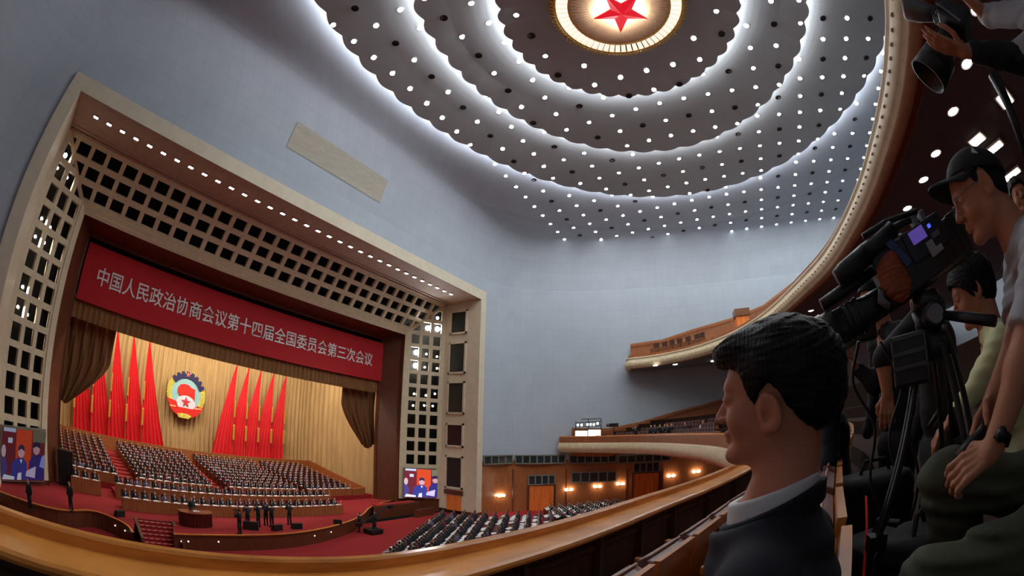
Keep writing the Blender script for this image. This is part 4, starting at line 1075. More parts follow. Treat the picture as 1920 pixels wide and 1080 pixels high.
# seats and people on the far part of the lower balcony
seatm = MB(); seatm.box((0, .2, .6), (.5, .1, .6)); seatm.box((0, 0, .42), (.48, .45, .1)); seatm.box((0, .27, .62), (.52, .04, .62), 1); seatm.box((0, 0, .2), (.4, .3, .36), 1)
SEATF = seatm.mesh('theatre_chair', [M('far maroon leather', (72, 34, 34), rough=.45, var=.15), MW['wood']])
na = offs(RC2); seg = np.r_[0, np.cumsum(np.hypot(*np.diff(RC2, axis=0).T))]
def along(s, o):
    x = np.interp(s, seg, RC2[:, 0]); y = np.interp(s, seg, RC2[:, 1]); nx = np.interp(s, seg, na[:, 0]); ny = np.interp(s, seg, na[:, 1])
    return x + nx * o, y + ny * o, math.atan2(ny, nx) - math.pi / 2
s_at = lambda xx: seg[np.argmin(abs(RC2[:, 0] - xx))]
sa, sb = s_at(27.0), s_at(46.5)
for r in range(4):
    zf = [-1.45, -1.2, -.85, -.5][r]; m = int((sb - sa - 2 * r) / .62)
    for k in range(m):
        x, y, rz = along(sa + .62 * k, .7 + .95 * r)
        if project((x, y, zf + .8))[0] > 1345: continue
        if rng.random() < .12: continue
        o = bpy.data.objects.new('theatre_chair', SEATF); COL.objects.link(o); o.location = (x, y, zf); o.rotation_euler = (0, 0, rz)
        tag(o, f'small maroon seat on the far lower balcony, {nth(r + 1)} row, {nth(min(k + 1, 49))} along from the right', 'seat', 'seats on the far lower balcony')
for i, (px, py, s) in enumerate([(1192, 822, 0), (1221, 818, 0), (1228, 820, 1), (1238, 818, 0), (1247, 812, 0), (1252, 816, 1), (1260, 812, 0), (1285, 810, 0), (1318, 805, 2)]):
    d_ = ray(px, py); hd = 45.0 - max(0, (px - 1190)) * .055; t = hd / math.hypot(d_[0], d_[1]); p = d_ * t
    stand(p[0], p[1], -1.45, 1.2 + rng.uniform(-.6, .6), s, [1, 0, 2][i % 3], f'small figure in {["black", "navy", "white"][s]} on the far lower balcony, {nth(i + 1)} from the left', 'people on the far lower balcony')
# lit screens and lamp rig at the end of the lower balcony
for i, (x0, y0, x1, y1, lab) in enumerate([(1079, 808, 1101, 825, 'left one of two blank white panels glowing at the balcony end'), (1103, 806, 1126, 823, 'right one of two blank white panels glowing at the balcony end')]):
    c = [at_h(x, y, 50.5) for x, y in ((x0, y1), (x1, y1), (x1, y0), (x0, y0))]
    lp = thing('light_panel', lab, 'light panel', tuple((c[0] + c[1]) / 2), group='light panels at the balcony end')
    b = MB(); b.hexa([c[0] * 1.001, c[1] * 1.001, c[1] * 1.006, c[0] * 1.006, c[3] * 1.001, c[2] * 1.001, c[2] * 1.006, c[3] * 1.006]); b.build('casing', MW['black'], lp)
    b = MB(); b.add(c, [(0, 1, 2, 3)]); b.build('diffuser', M('lit white panel', (255, 255, 255), emit=((250, 255, 250), 4), var=0), lp)
rg = thing('lamp_rig', 'black frame of small floodlights over the glowing panels at the balcony end', 'lamp rig', tuple(at_h(1100, 806, 50.4)))
R_ = lambda x, y: at_h(x, y, 50.4)
b = MB()
for A, Bq in (((1079, 808), (1080, 790)), ((1103, 806), (1103, 785)), ((1127, 805), (1127, 785)), ((1079, 793), (1127, 790)), ((1090, 786), (1127, 785)), ((1079, 800), (1127, 798))): b.tube([R_(*A), R_(*Bq)], .05, 6)
b.build('frame', MW['black'], rg)
for px, py in ((1084, 797), (1091, 797), (1102, 796), (1108, 796), (1114, 796), (1121, 794)):
    c = R_(px, py); b = MB(); b.box((c[0], c[1], c[2]), (.2, .3, .34)); h = b.build('floodlight', MW['black'], rg)
    b = MB(); b.box((c[0] - .13, c[1] - .02, c[2]), (.04, .22, .24)); b.build('lens', M('floodlight glass', (255, 255, 255), emit=((255, 255, 255), 5), var=0), h)
b = MB(); c = at_h(1151, 797, 49.2); b.box(tuple(c), (.5, .9, .4)); b.tube([c + np.array([0, 0, -.1]), c + np.array([0, 0, -2.6])], .05, 6); b.tube([c + np.array([0, .4, .0]), c + np.array([-.2, .8, 0])], .16, 8)
tag(b.build('camera', MW['black']), 'small black camera on a stand right of the glowing panels at the balcony end', 'camera')

# ------------------------------------------------------------------ upper balcony
UP = [(-12, -4.6), (-7, -5.3), (-2, -5.7), (3, -5.85), (5.6, -5.85), (7.25, -6.02), (9.3, -6.2), (12, -6.3), (15.9, -6.35), (21.9, -5.95), (27.2, -4.8), (33.9, -3), (39.5, -.6), (43.2, 2.0), (45.8, 4.8), (47.4, 7.8), (48.0, 10.0), (48.3, 12.0), (50.6, 12.6)]
UC = spline(UP, 10)
b = MB(); b.grid(sweep(UC, [(.2, 8.0), (-.05, 7.98), (-.1, 7.93), (-.1, 7.84), (-.02, 7.78), (-.16, 7.6), (-.25, 7.35), (-.26, 7.15), (-.2, 6.98), (-.06, 6.88), (-.06, 6.82), (.04, 6.8), (.1, 6.76), (.3, 6.76)])); struct(b.build('trim_12', MW['fascia'], smooth=True), 'rounded ivory and gold moulding of the upper balcony front')
b = MB(); b.grid(sweep(UC, [(.3, 6.76), (.34, 6.72), (.62, 6.72), (.7, 6.78)])); struct(b.build('trim_13', MW['fascwood']), 'brown wood band under the upper balcony moulding')
b = MB(); b.grid(sweep(UC, [(.7, 6.78), (4.0, 6.85), (14, 7.1), (26, 7.4)])); struct(b.build('ceiling_balcony', MW['bsoff']), 'dark brown underside of the upper balcony')
b = MB(); b.grid(sweep(UC, [(.2, 8.0), (.2, 8.3), (.3, 8.3), (.3, 7.9), (3, 8.0)])); struct(b.build('wall_upper_parapet', MW['wood']))
# pattern knobs on the moulding
segu = np.r_[0, np.cumsum(np.hypot(*np.diff(UC, axis=0).T))]; nu = offs(UC)
b = MB(); ss = np.arange(6, segu[-1] - 3, .5)
for s in ss:
    x = np.interp(s, segu, UC[:, 0]); y = np.interp(s, segu, UC[:, 1]); nx = np.interp(s, segu, nu[:, 0]); ny = np.interp(s, segu, nu[:, 1])
    b.ell((x - nx * .25, y - ny * .25, 7.3), (.09, .09, .04), 6, 4)
struct(b.build('trim_14', MW['fascia'])); 
lensu = M('lit downlight glass', (255, 255, 255), emit=((250, 252, 255), 45), var=0)
bl = MB(); bl.lathe([(.2, .06), (.24, 0), (.2, -.03)], 16, 1, cap=False); dme = bl.mesh('soffit_downlight', [lensu, MW['white']])
k = 0; n2 = offs(UC)
xs_l = [7.81 + 2.02 * i for i in range(-1, 11)] + [30.2, 32.2, 34.2, 36.2, 38.4, 40.6]
for xx in xs_l:
    i = np.argmin(abs(UC[:, 0] - xx)); o_ = 2.2; p = (UC[i][0] + n2[i][0] * o_, UC[i][1] + n2[i][1] * o_, 6.80)
    if not in_frame(p, 4): continue
    k += 1; dl = thing('soffit_downlight', f'bright round downlight under the upper balcony, {nth(k)} from overhead', 'light', p, group='downlights under the upper balcony')
    b = MB(); b.lathe([(.19, .06), (.25, 0), (.24, -.035), (.19, -.02)], 16, cap=False); b.build('ring', MW['white'], dl, local=True)
    b = MB(); b.lathe([(.001, -.022), (.19, -.02)], 16, cap=False); b.build('diffuser', lensu, dl, local=True)
for i, (px, py, sx, sy) in enumerate([(1808, 128, .0, .0), (1857, 283, 1.3, .5), (1890, 332, 1.5, .6), (1914, 362, 1.4, .6), (1884, 186, .5, .9), (1552, 612, 1.6, .8), (1832, 262, .6, .6)]):
    if sx == 0: continue
    p = at_z(px, py, 6.84); fx = thing('ceiling_fixture', ['', 'large square ceiling light behind the cap of the standing man', 'large square ceiling light right of the black cap', 'large square ceiling light at the right edge above the grey shirt', 'narrow ceiling light beside the raised camera', 'bright ceiling light between the boy and the camcorder lens', 'soft lit ceiling patch above the black cap'][i], 'light', tuple(p), .6, 'square lights under the upper balcony')
    b = MB(); b.box((0, 0, .02), (sx + .2, sy + .2, .08)); b.build('housing', MW['white'], fx, local=True, bevel=.02); b = MB(); b.box((0, 0, -.03), (sx, sy, .03)); b.build('diffuser', M('lit ceiling panel', (255, 250, 235), emit=((255, 248, 226), 7), var=0), fx, local=True)
# small lights under the far end of the upper balcony, desks on top, and the cabin
for i, (px, py) in enumerate([(1229, 686), (1266, 684), (1337, 678)]):
    p = at_z(px, py, 6.7); b = MB(); b.lathe([(.02, 0), (.26, 0), (.26, .08)], 12); b.v = [tuple(np.array(v) + p) for v in b.v]
    tag(b.build('soffit_spot', M('small lit soffit lamp', (255, 255, 255), emit=((255, 252, 246), 3.0), var=0)), f'small light under the tip of the upper balcony, {nth(i + 1)} from the wall end', 'light', 'lights under the upper balcony tip')
for i, px in enumerate(range(1222, 1312, 13)):
    j = np.argmin([abs(project((x, y, 8.6))[0] - px) + 1000 * (x < 38) for x, y in UC]); x, y = UC[j] + n2[j] * 1.2
    t_ = thing('balcony_desk', f'small wood desk with raised back on the upper balcony tip, {nth(i + 1)} from the wall end', 'desk', (x, y, 8.0), math.atan2(n2[j][1], n2[j][0]), 'desks on the upper balcony tip')
    b = MB(); b.box((0, 0, .45), (.7, .95, .9)); b.build('body', MW['fascwood'], t_, local=True); b = MB(); b.box((.4, 0, 1.0), (.2, .6, 1.15)); b.build('monitor_back', MW['panel'], t_, local=True)
p, t = wall_hit(1391, 600); p = p * .93
cb = thing('cabin', 'small orange wood projection cabin standing on the upper balcony', 'cabin', (p[0], p[1], p[2] - 2.2), math.atan2(t[1], t[0]))
b = MB(); b.box((0, 0, 1.3), (1.5, 1.4, 2.6)); b.build('body', MW['curt'], cb, local=True); b = MB(); b.box((0, 0, 2.95), (1.8, 1.7, .8)); b.build('head', MW['fascwood'], cb, local=True)

# ================================================================== FOREGROUND: SMOOTH BODIES
def nets(f, lo, hi, h, B=16):
    """smooth surface of f = 0; only blocks of the grid near the surface are evaluated"""
    n = [int(math.ceil((hi[i] - lo[i]) / h)) + 2 for i in range(3)]
    lo = np.asarray(lo, float); D = np.ones(n, np.float32)
    cs = [np.arange(0, n[i], B) for i in range(3)]
    C = np.stack(np.meshgrid(*cs, indexing='ij'), -1).reshape(-1, 3)
    dc = f(lo + (C + B / 2) * h); R_ = B * h * .87
    for c, d in zip(C, dc):
        sl = tuple(slice(c[i], min(c[i] + B, n[i])) for i in range(3))
        if abs(d) > R_ * 1.6 + .03: D[sl] = 1.0 if d > 0 else -1.0; continue
        g = np.stack(np.meshgrid(*[np.arange(q.start, q.stop) for q in sl], indexing='ij'), -1)
        D[sl] = f(lo + g.reshape(-1, 3) * h).reshape(g.shape[:3])
    S = D < 0
    c = lambda A, i, j, k: A[i:n[0] - 1 + i, j:n[1] - 1 + j, k:n[2] - 1 + k]
    cnt = np.zeros([m - 1 for m in n], np.int8)
    for i in (0, 1):
        for j in (0, 1):
            for k in (0, 1): cnt += c(S, i, j, k)
    I = np.argwhere((cnt > 0) & (cnt < 8)); idx = -np.ones(cnt.shape, np.int64); idx[tuple(I.T)] = np.arange(len(I))
    acc = np.zeros((len(I), 3)); num = np.zeros(len(I))
    for a, b in [((0, 0, 0), (1, 0, 0)), ((0, 1, 0), (1, 1, 0)), ((0, 0, 1), (1, 0, 1)), ((0, 1, 1), (1, 1, 1)), ((0, 0, 0), (0, 1, 0)), ((1, 0, 0), (1, 1, 0)), ((0, 0, 1), (0, 1, 1)), ((1, 0, 1), (1, 1, 1)), ((0, 0, 0), (0, 0, 1)), ((1, 0, 0), (1, 0, 1)), ((0, 1, 0), (0, 1, 1)), ((1, 1, 0), (1, 1, 1))]:
        Ia, Ib = I + a, I + b; d0, d1 = D[tuple(Ia.T)].astype(float), D[tuple(Ib.T)].astype(float)
        m = (d0 < 0) != (d1 < 0); t = np.where(m, d0 / np.where(m, d0 - d1, 1), 0)[:, None]
        acc += np.where(m[:, None], Ia * (1 - t) + Ib * t, 0); num += m
    V = lo + acc / num[:, None] * h
    F = []
    for d in range(3):
        o = [0, 0, 0]; o[d] = 1
        s0 = S[:n[0] - o[0], :n[1] - o[1], :n[2] - o[2]]; s1 = S[o[0]:, o[1]:, o[2]:]
        I = np.argwhere(s0 != s1); u, v = (d + 1) % 3, (d + 2) % 3
        I = I[(I[:, u] > 0) & (I[:, v] > 0) & (I[:, u] < n[u] - 1) & (I[:, v] < n[v] - 1)]
        q = []
        for du, dv in ((-1, -1), (0, -1), (0, 0), (-1, 0)):
            J = I.copy(); J[:, u] += du; J[:, v] += dv; q.append(idx[J[:, 0], J[:, 1], J[:, 2]])
        q = np.stack(q, 1); fl = s0[I[:, 0], I[:, 1], I[:, 2]]
        q[~fl] = q[~fl][:, ::-1]; F.append(q)
    return V, np.vstack(F)
def s_cap(p, a, b, ra, rb=None):
    rb = ra if rb is None else rb; a, b = np.asarray(a, float), np.asarray(b, float)
    ab = b - a; t = np.clip(((p - a) @ ab) / (ab @ ab + 1e-12), 0, 1)
    return np.linalg.norm(p - a - t[:, None] * ab, axis=1) - (ra + (rb - ra) * t)
def s_ell(p, c, r, R=None):
    q = p - np.asarray(c, float)
    if R is not None: q = q @ np.asarray(R)
    r = np.asarray(r, float); k0 = np.linalg.norm(q / r, axis=1); k1 = np.linalg.norm(q / r ** 2, axis=1) + 1e-9
    return k0 * (k0 - 1) / k1
def s_box(p, c, d, r=0.0, R=None):
    q = p - np.asarray(c, float)
    if R is not None: q = q @ np.asarray(R)
    q = np.abs(q) - (np.asarray(d, float) / 2 - r)
    return np.linalg.norm(np.maximum(q, 0), axis=1) + np.minimum(q.max(1), 0) - r
def smin(a, b, k):
    h = np.clip(.5 + .5 * (b - a) / k, 0, 1); return b * (1 - h) + a * h - k * h * (1 - h)
def smax(a, b, k): return -smin(-a, -b, k)
def uni(p, prims, k=.03):
    d = None
    for q in prims:
        e = s_cap(p, *q[1:]) if q[0] == 'c' else s_ell(p, *q[1:]) if q[0] == 'e' else s_box(p, *q[1:])
        d = e if d is None else smin(d, e, k)
    return d
def bounds(prims, pad=.03):
    pts = []
    for q in prims:
        if q[0] == 'c':
            r = max(q[3], q[4] if len(q) > 4 else 0)
            for c in q[1:3]: pts += [np.array(c) - r, np.array(c) + r]
        else:
            r = max(q[2]); pts += [np.array(q[1]) - r, np.array(q[1]) + r]
    pts = np.array(pts); return pts.min(0) - pad, pts.max(0) + pad
def wrinkle(p, amp, fr, sd=0.0):
    return amp * (np.sin(fr * (p[:, 0] * .9 + p[:, 1] * .5 + .35 * np.sin(fr * .4 * p[:, 2] + sd)) + sd) * np.sin(fr * .55 * p[:, 2] + 1.7 * np.sin(fr * .3 * p[:, 0] + sd)))
def sdf_mb(prims, h, k=.03, fold=0.0, fr=45, cut=None, mi=0, b=None, pad=.03, sd=0.0):
    lo, hi = bounds(prims, pad)
    def f(p):
        d = uni(p, prims, k)
        if fold: d = d + wrinkle(p, fold, fr, sd)
        if cut is not None: d = cut(p, d)
        return d
    V, F = nets(f, lo, hi, h)
    b = b or MB(); return b.add(V, [tuple(q) for q in F], mi)
# ---- head: x forward, y left, z up, origin between the ears
def head_sdf(p, nose=1.0, ear=True, wide=1.0, ex=-.008, ez=-.004, cx=0.0):
    q = p.copy(); q[:, 1] = np.abs(q[:, 1]) / wide
    d = s_ell(q, (-.006, 0, .034), (.098, .077, .088))
    d = smin(d, s_ell(q, (.03, 0, -.028), (.062, .061, .083)), .03)
    d = smin(d, s_cap(q, (.0, .05, -.048), (.066 + cx, .014, -.092), .021, .018), .025)
    d = smin(d, s_ell(q, (.076 + cx, 0, -.094), (.019, .024, .016)), .018)
    d = smin(d, s_ell(q, (.054, .038, -.03), (.03, .026, .03)), .02)
    d = smin(d, s_cap(q, (.083, 0, .032), (.074, .038, .03), .013, .012), .014)
    d = smax(d, -s_ell(q, (.100, .033, .011), (.014, .02, .011)), .012)
    d = smin(d, s_ell(q, (.078, .033, .010), (.014, .019, .012)), .006)
    d = smin(d, s_cap(q, (.089, 0, .018), (.104 + .008 * nose, 0, -.02), .007, .011), .010)
    d = smin(d, s_ell(q, (.101, .012, -.026), (.010, .008, .007)), .006)
    d = smin(d, s_ell(q, (.088, 0, -.052), (.016, .024, .008)), .007)
    d = smin(d, s_ell(q, (.086, 0, -.064), (.016, .02, .008)), .007)
    d = smax(d, -s_cap(q, (.106, 0, -.0582), (.096, .02, -.0575), .0012), .003)
    if ear:
        e = s_ell(q, (ex, .081, ez), (.022, .009, .036), np.array(Matrix.Rotation(math.radians(12), 3, 'Y') @ Matrix.Rotation(math.radians(-24), 3, 'Z')))
        e = smax(e, -s_ell(q, (ex + .003, .091, ez + .005), (.0125, .008, .022)), .005)
        e = smax(e, -s_ell(q, (ex + .005, .089, ez - .006), (.0095, .013, .014)), .004)
        e = smin(e, s_ell(q, (ex + .008, .076, ez - .026), (.008, .006, .011)), .007)
        d = smin(d, e, .007)
    return d
def head_mb(neck, h=.0035, **kw):
    """neck: list of capsules from the skull down"""
    def f(p):
        d = head_sdf(p, **kw)
        return smin(d, uni(p, neck, .02), .03)
    lo, hi = bounds(neck, .02)
    V, F = nets(f, np.minimum(lo, (-.13, -.11, -.13)), np.maximum(hi, (.14, .11, .14)), h)
    return MB().add(V, [tuple(q) for q in F])
HL = ([-.12, -.09, -.06, -.042, -.03, -.012, .0, .012, .022, .034, .05, .07, .1], [-.075, -.07, -.06, -.035, .03, .044, .036, -.005, -.012, .03, .055, .066, .074])
def hair_mb(th=.014, top=.02, hl=HL, bang=None, h=.004, rough=.0022, ylim=None):
    def f(p):
        q = p.copy(); q[:, 1] = np.abs(q[:, 1])
        d = s_ell(q, (-.007, 0, .034 + top * .4), (.098 + th, .077 + th * .8, .088 + top))
        d = smin(d, s_ell(q, (-.045, 0, -.02), (.052 + th * .6, .06 + th * .3, .058)), .03)
        if bang: d = smin(d, s_ell(q, *bang), .03)
        d = d + rough * np.sin(240 * q[:, 1] + 30 * np.sin(40 * q[:, 2])) * np.sin(120 * p[:, 2] + 50 * p[:, 0]) + rough * 1.2 * np.sin(85 * p[:, 0] + 40 * p[:, 1]) * np.sin(60 * p[:, 1] + 55 * p[:, 2])
        z0 = np.interp(q[:, 0], *hl) + .004 * np.sin(300 * q[:, 0]) * np.sin(170 * q[:, 1])
        d = smax(d, (z0 - q[:, 2]) * .8, .006)
        return d
    V, F = nets(f, np.array((-.16, -.13, -.12)), np.array((.16, .13, .19)), h)
    return MB().add(V, [tuple(q) for q in F])
def frame(fwd, up=(0, 0, 1), org=(0, 0, 0)):
    """matrix with x along fwd, z near up"""
    x = Vector(fwd).normalized(); y = Vector(up).cross(x).normalized(); z = x.cross(y)
    m = Matrix(((x[0], y[0], z[0]), (x[1], y[1], z[1]), (x[2], y[2], z[2]))).to_4x4(); m.translation = Vector(org); return m
def azdir(a, el=0): return (math.sin(math.radians(a)) * math.cos(math.radians(el)), math.cos(math.radians(a)) * math.cos(math.radians(el)), math.sin(math.radians(el)))
def hand_prims(wrist, fdir, pdir, curl=.5, side=1, spread=.25, size=1.0, thumb=.5):
    """capsules of a hand: fdir towards the fingers, pdir out of the palm; side +1 left hand"""
    x = np.array(Vector(fdir).normalized()); pd = np.array(pdir, float); pd -= x * (x @ pd); pd /= np.linalg.norm(pd)
    y = np.cross(pd, x) * side          # towards the thumb
    w = np.array(wrist, float); s = size; out = []
    K = [w + x * .088 * s + y * (.030 - .020 * i) * s for i in range(4)]
    for i, k in enumerate(K):
        out.append(('c', w + x * .014 * s + y * (.015 - .01 * i) * s, k, .0135 * s, .0105 * s))
    ln = [(.042, .025, .02), (.047, .029, .022), (.044, .027, .021), (.034, .021, .018)]
    for i, k in enumerate(K):
        a = curl * (.55 + .1 * i); p = k; dirb = x + y * spread * (1.5 - i) * .18; dirb /= np.linalg.norm(dirb)
        for j, L_ in enumerate(ln[i]):
            d = dirb * math.cos(a) + pd * math.sin(a); q = p + d * L_ * s
            out.append(('c', p, q, (.0098 - .001 * j) * s, (.009 - .001 * j) * s)); p = q; a += curl * (.9 - .1 * j)
    t0 = w + x * .028 * s + y * .022 * s + pd * .006 * s
    d1 = x * .62 + y * .62 + pd * .35; d1 /= np.linalg.norm(d1); t1 = t0 + d1 * .042 * s
    d2 = x * .85 + y * (.35 - .5 * thumb) + pd * (.3 + .5 * thumb); d2 /= np.linalg.norm(d2); t2 = t1 + d2 * .034 * s
    d3 = x * .9 + y * (.05 - .6 * thumb) + pd * (.3 + .5 * thumb); d3 /= np.linalg.norm(d3); t3 = t2 + d3 * .025 * s
    out += [('c', t0, t1, .0145 * s, .0115 * s), ('c', t1, t2, .0112 * s, .010 * s), ('c', t2, t3, .0098 * s, .0078 * s)]
    return out
def body_mb(Bm, Hm, neck, core, arms, h=.0042, **kw):
    """one continuous skin: head (frame Hm), neck (head frame), hidden torso core and arms (frame Bm)
    arms: (shoulder, elbow, wrist, finger direction, palm direction, options)"""
    T = np.array(Hm.inverted() @ Bm); AP_ = []
    lo, hi = bounds(core, .02)
    W = np.array((Bm.inverted() @ Hm)) ; hb = np.array([[x, y, z, 1] for x in (-.13, .14) for y in (-.11, .11) for z in (-.13, .14)]) @ W.T
    lo = np.minimum(lo, hb[:, :3].min(0)); hi = np.maximum(hi, hb[:, :3].max(0))
    for sh, e, w, fd, pd, op in arms:
        r0, r1 = op.get('r0', .042), op.get('r1', .027); fu = np.array(Vector(fd).normalized())
        hp = hand_prims(w, fd, pd, **{k: v for k, v in op.items() if k not in ('r0', 'r1')})
        ap = [('c', tuple(sh), tuple(e), .05, r0 + .002), ('c', tuple(e), tuple(np.array(w) + fu * .012), r0, r1)]
        b0, b1 = bounds(hp + ap, .012); lo = np.minimum(lo, b0); hi = np.maximum(hi, b1); h0, h1 = bounds(hp, .02); AP_.append((hp, ap, h0, h1))
    def f(p):
        q = p @ T[:3, :3].T + T[:3, 3]
        d = smin(head_sdf(q, **kw), uni(q, neck, .02), .03)
        d = smin(d, uni(p, core, .03), .02)
        for hp, ap, h0, h1 in AP_:
            a = uni(p, ap, .02); near = ((p > h0) & (p < h1)).all(1)
            if near.any(): a[near] = smin(uni(p[near], hp, .0055), a[near], .014)
            d = smin(d, a, .012)
        return d
    V, F = nets(f, lo, hi, h)
    return MB().add(V, [tuple(q) for q in F])
SKIN = M('warm skin', (204, 134, 106), rough=.5, var=.05, scale=40, spec=.35); SKIN2 = M('tanned skin', (190, 128, 96), rough=.5, var=.06, scale=40, spec=.35)
HAIR = M('short black hair', (13, 12, 13), rough=.55, var=.35, scale=90, stretch=(1, 3, .5), bump=.3, spec=.25)
NAVY = M('navy suit wool', (19, 21, 34), rough=.85, var=.08, scale=120)
WSHIRT = M('white shirt cotton', (236, 238, 242), rough=.75, var=.03, scale=60)
BLKC = M('black cotton cloth', (24, 24, 27), rough=.85, var=.12, scale=60)
GREYT = M('grey cotton t-shirt', (176, 176, 182), rough=.85, var=.06, scale=90)
OLIVE = M('olive work trousers cloth', (70, 72, 54), rough=.85, var=.12, scale=50)
YELLOW = M('pale yellow jacket nylon', (240, 240, 186), rough=.55, var=.05, scale=30)
LEATH = M('brown seat leather', (112, 62, 52), rough=.38, var=.14, scale=14, bump=.08)
SWOOD = wood('varnished seat wood', (200, 124, 56), rough=.28, grain=(2.5, 2.5, 14))
BLKP = M('black camera plastic', (22, 22, 24), rough=.42, var=.12, scale=40); GREYM = M('grey camera metal', (112, 112, 116), rough=.4, var=.1, metal=.4)
EYEW = M('eye white', (226, 220, 214), rough=.3, var=.02); IRIS = M('dark brown iris', (34, 22, 16), rough=.2)
def eyes(par, M4, side=(1, -1)):
    for s in side:
        b = MB(); b.ell((.0795, s * .033, .0102), (.0135, .0155, .0075), 12, 8, T=M4); e = b.build('eye', EYEW, par, smooth=True)
        b = MB(); b.ell((.0885, s * .033, .0102), (.005, .006, .006), 10, 8, T=M4); b.build('iris', IRIS, e, smooth=True)
        b = MB(); b.tube([(.0885, s * .016, .030), (.0865, s * .03, .0335), (.077, s * .048, .031)], [.003, .0036, .002], 6, T=M4); b.build('eyebrow', HAIR, par)
def build_world(b, M4, name, mat, par, smooth=True):
    q = MB(); q.join(b, M4); return q.build(name, mat, par, smooth=smooth)

# ------------------------------------------------------------------ the boy in the navy suit
BH = Vector((.752, -.078, .030)); BF = azdir(16); BM = frame(BF, org=BH)
boy = thing('person', 'young man in navy suit and white collar sitting in profile in the near row', 'person', (BH[0] - .02, BH[1] - .08, -1.2))
HMAT = BM @ Matrix.Rotation(math.radians(2), 4, 'Y') @ Matrix.Diagonal((1.03, 1.0, .90, 1))
NK = [('c', (-.014, 0, -.05), (.004, 0, -.2), .053, .060), ('c', (.008, 0, -.19), (.014, 0, -.26), .06, .066)]
TF = .022
core = [('c', (.004 + TF, 0, -.22), (-.01 + TF, 0, -.7), .065, .08), ('c', (-.02 + TF, -.17, -.295), (-.02 + TF, .17, -.295), .035)]
arms = [((-.03 + TF, s * .185, -.295), (.04 + TF, s * .25, -.54), (.30, s * .1, -.655), (1, -s * .25, -.12), (.1, 0, -1), dict(curl=.35, side=s, r0=.04, r1=.026)) for s in (1, -1)]
q = MB(); q.join(body_mb(BM, HMAT, NK, core, arms, .004, ex=.006, ez=-.026, cx=.007, nose=.45), BM)
q.build('body', SKIN, boy, smooth=True)
HLB = ([-.12, -.09, -.06, -.040, -.02, -.008, .006, .02, .032, .042, .05, .07, .1], [-.075, -.075, -.07, -.05, -.02, .012, .024, .012, -.012, .01, .045, .064, .074])
build_world(hair_mb(.016, .020, hl=HLB, bang=((.066, 0, .096), (.04, .062, .030))), HMAT, 'hair', HAIR, boy)
eyes(boy, HMAT)
TOR = [('e', (-.03, 0, -.41), (.125, .19, .21)), ('c', (.0, .0, -.235), (-.03, .165, -.28), .066, .062), ('c', (.0, .0, -.235), (-.03, -.165, -.28), .066, .062), ('c', (.01, 0, -.16), (.0, 0, -.26), .08, .1), ('e', (-.03, 0, -.62), (.145, .18, .2)), ('e', (-.03, 0, -.76), (.15, .18, .12))]
for s in (1, -1): TOR += [('c', (-.03, s * .185, -.29), (.02, s * .255, -.53), .066, .056), ('c', (.02, s * .255, -.53), (.25, s * .12, -.64), .056, .044)]
TOR = [(q[0], tuple(np.array(q[1]) + (TF, 0, 0)), *((tuple(np.array(q[2]) + (TF, 0, 0)),) + tuple(q[3:]) if q[0] == 'c' else tuple(q[2:]))) for q in TOR]
def jcut(p, d):
    top = p[:, 2] - (-.150 - .40 * (p[:, 0] + .06))
    v = s_cap(p, (.08, 0, -.24), (.15, 0, -.42), .04, .01)
    return smax(smax(d, top, .006), -v, .006)
jb = sdf_mb(TOR, .0085, .05, .004, 26, jcut)
def band(t0, t1, b0, b1, ri, ro):
    def cut(p, d):
        d = smax(d, p[:, 2] - (t0 + t1 * (p[:, 0] + .06)), .004); d = smax(d, (b0 + b1 * (p[:, 0] + .06)) - p[:, 2], .004)
        return smax(d, -s_cap(p, (.012, 0, -.08), (.016, 0, -.32), ri), .003)
    return sdf_mb([('c', (.012, 0, -.08), (.016, 0, -.32), ro)], .004, .02, cut=cut)
jb.join(band(-.146, -.39, -.185, -.46, .076, .092))
for s in (1, -1):
    jb.join(sdf_mb([('c', (.07, s * .066, -.225), (.10, s * .05, -.33), .012, .014), ('c', (.10, s * .05, -.33), (.10, s * .02, -.47), .014, .008)], .006, .02))
build_world(jb, BM, 'jacket', NAVY, boy)
cb_ = band(-.128, -.28, -.172, -.62, .064, .080)
build_world(cb_, BM, 'shirt', WSHIRT, boy)
LEG = []
for s in (1, -1): LEG += [('c', (-.02, s * .09, -.8), (.40, s * .12, -.77), .088, .066), ('c', (.40, s * .12, -.77), (.44, s * .12, -1.17), .06, .046)]
build_world(sdf_mb(LEG, .014, .04, .004, 30), BM, 'trousers', NAVY, boy)
for s in (1, -1): build_world(sdf_mb([('c', (.41, s * .12, -1.19), (.60, s * .13, -1.2), .036, .03)], .012, .02), BM, 'shoe', BLKP, boy)

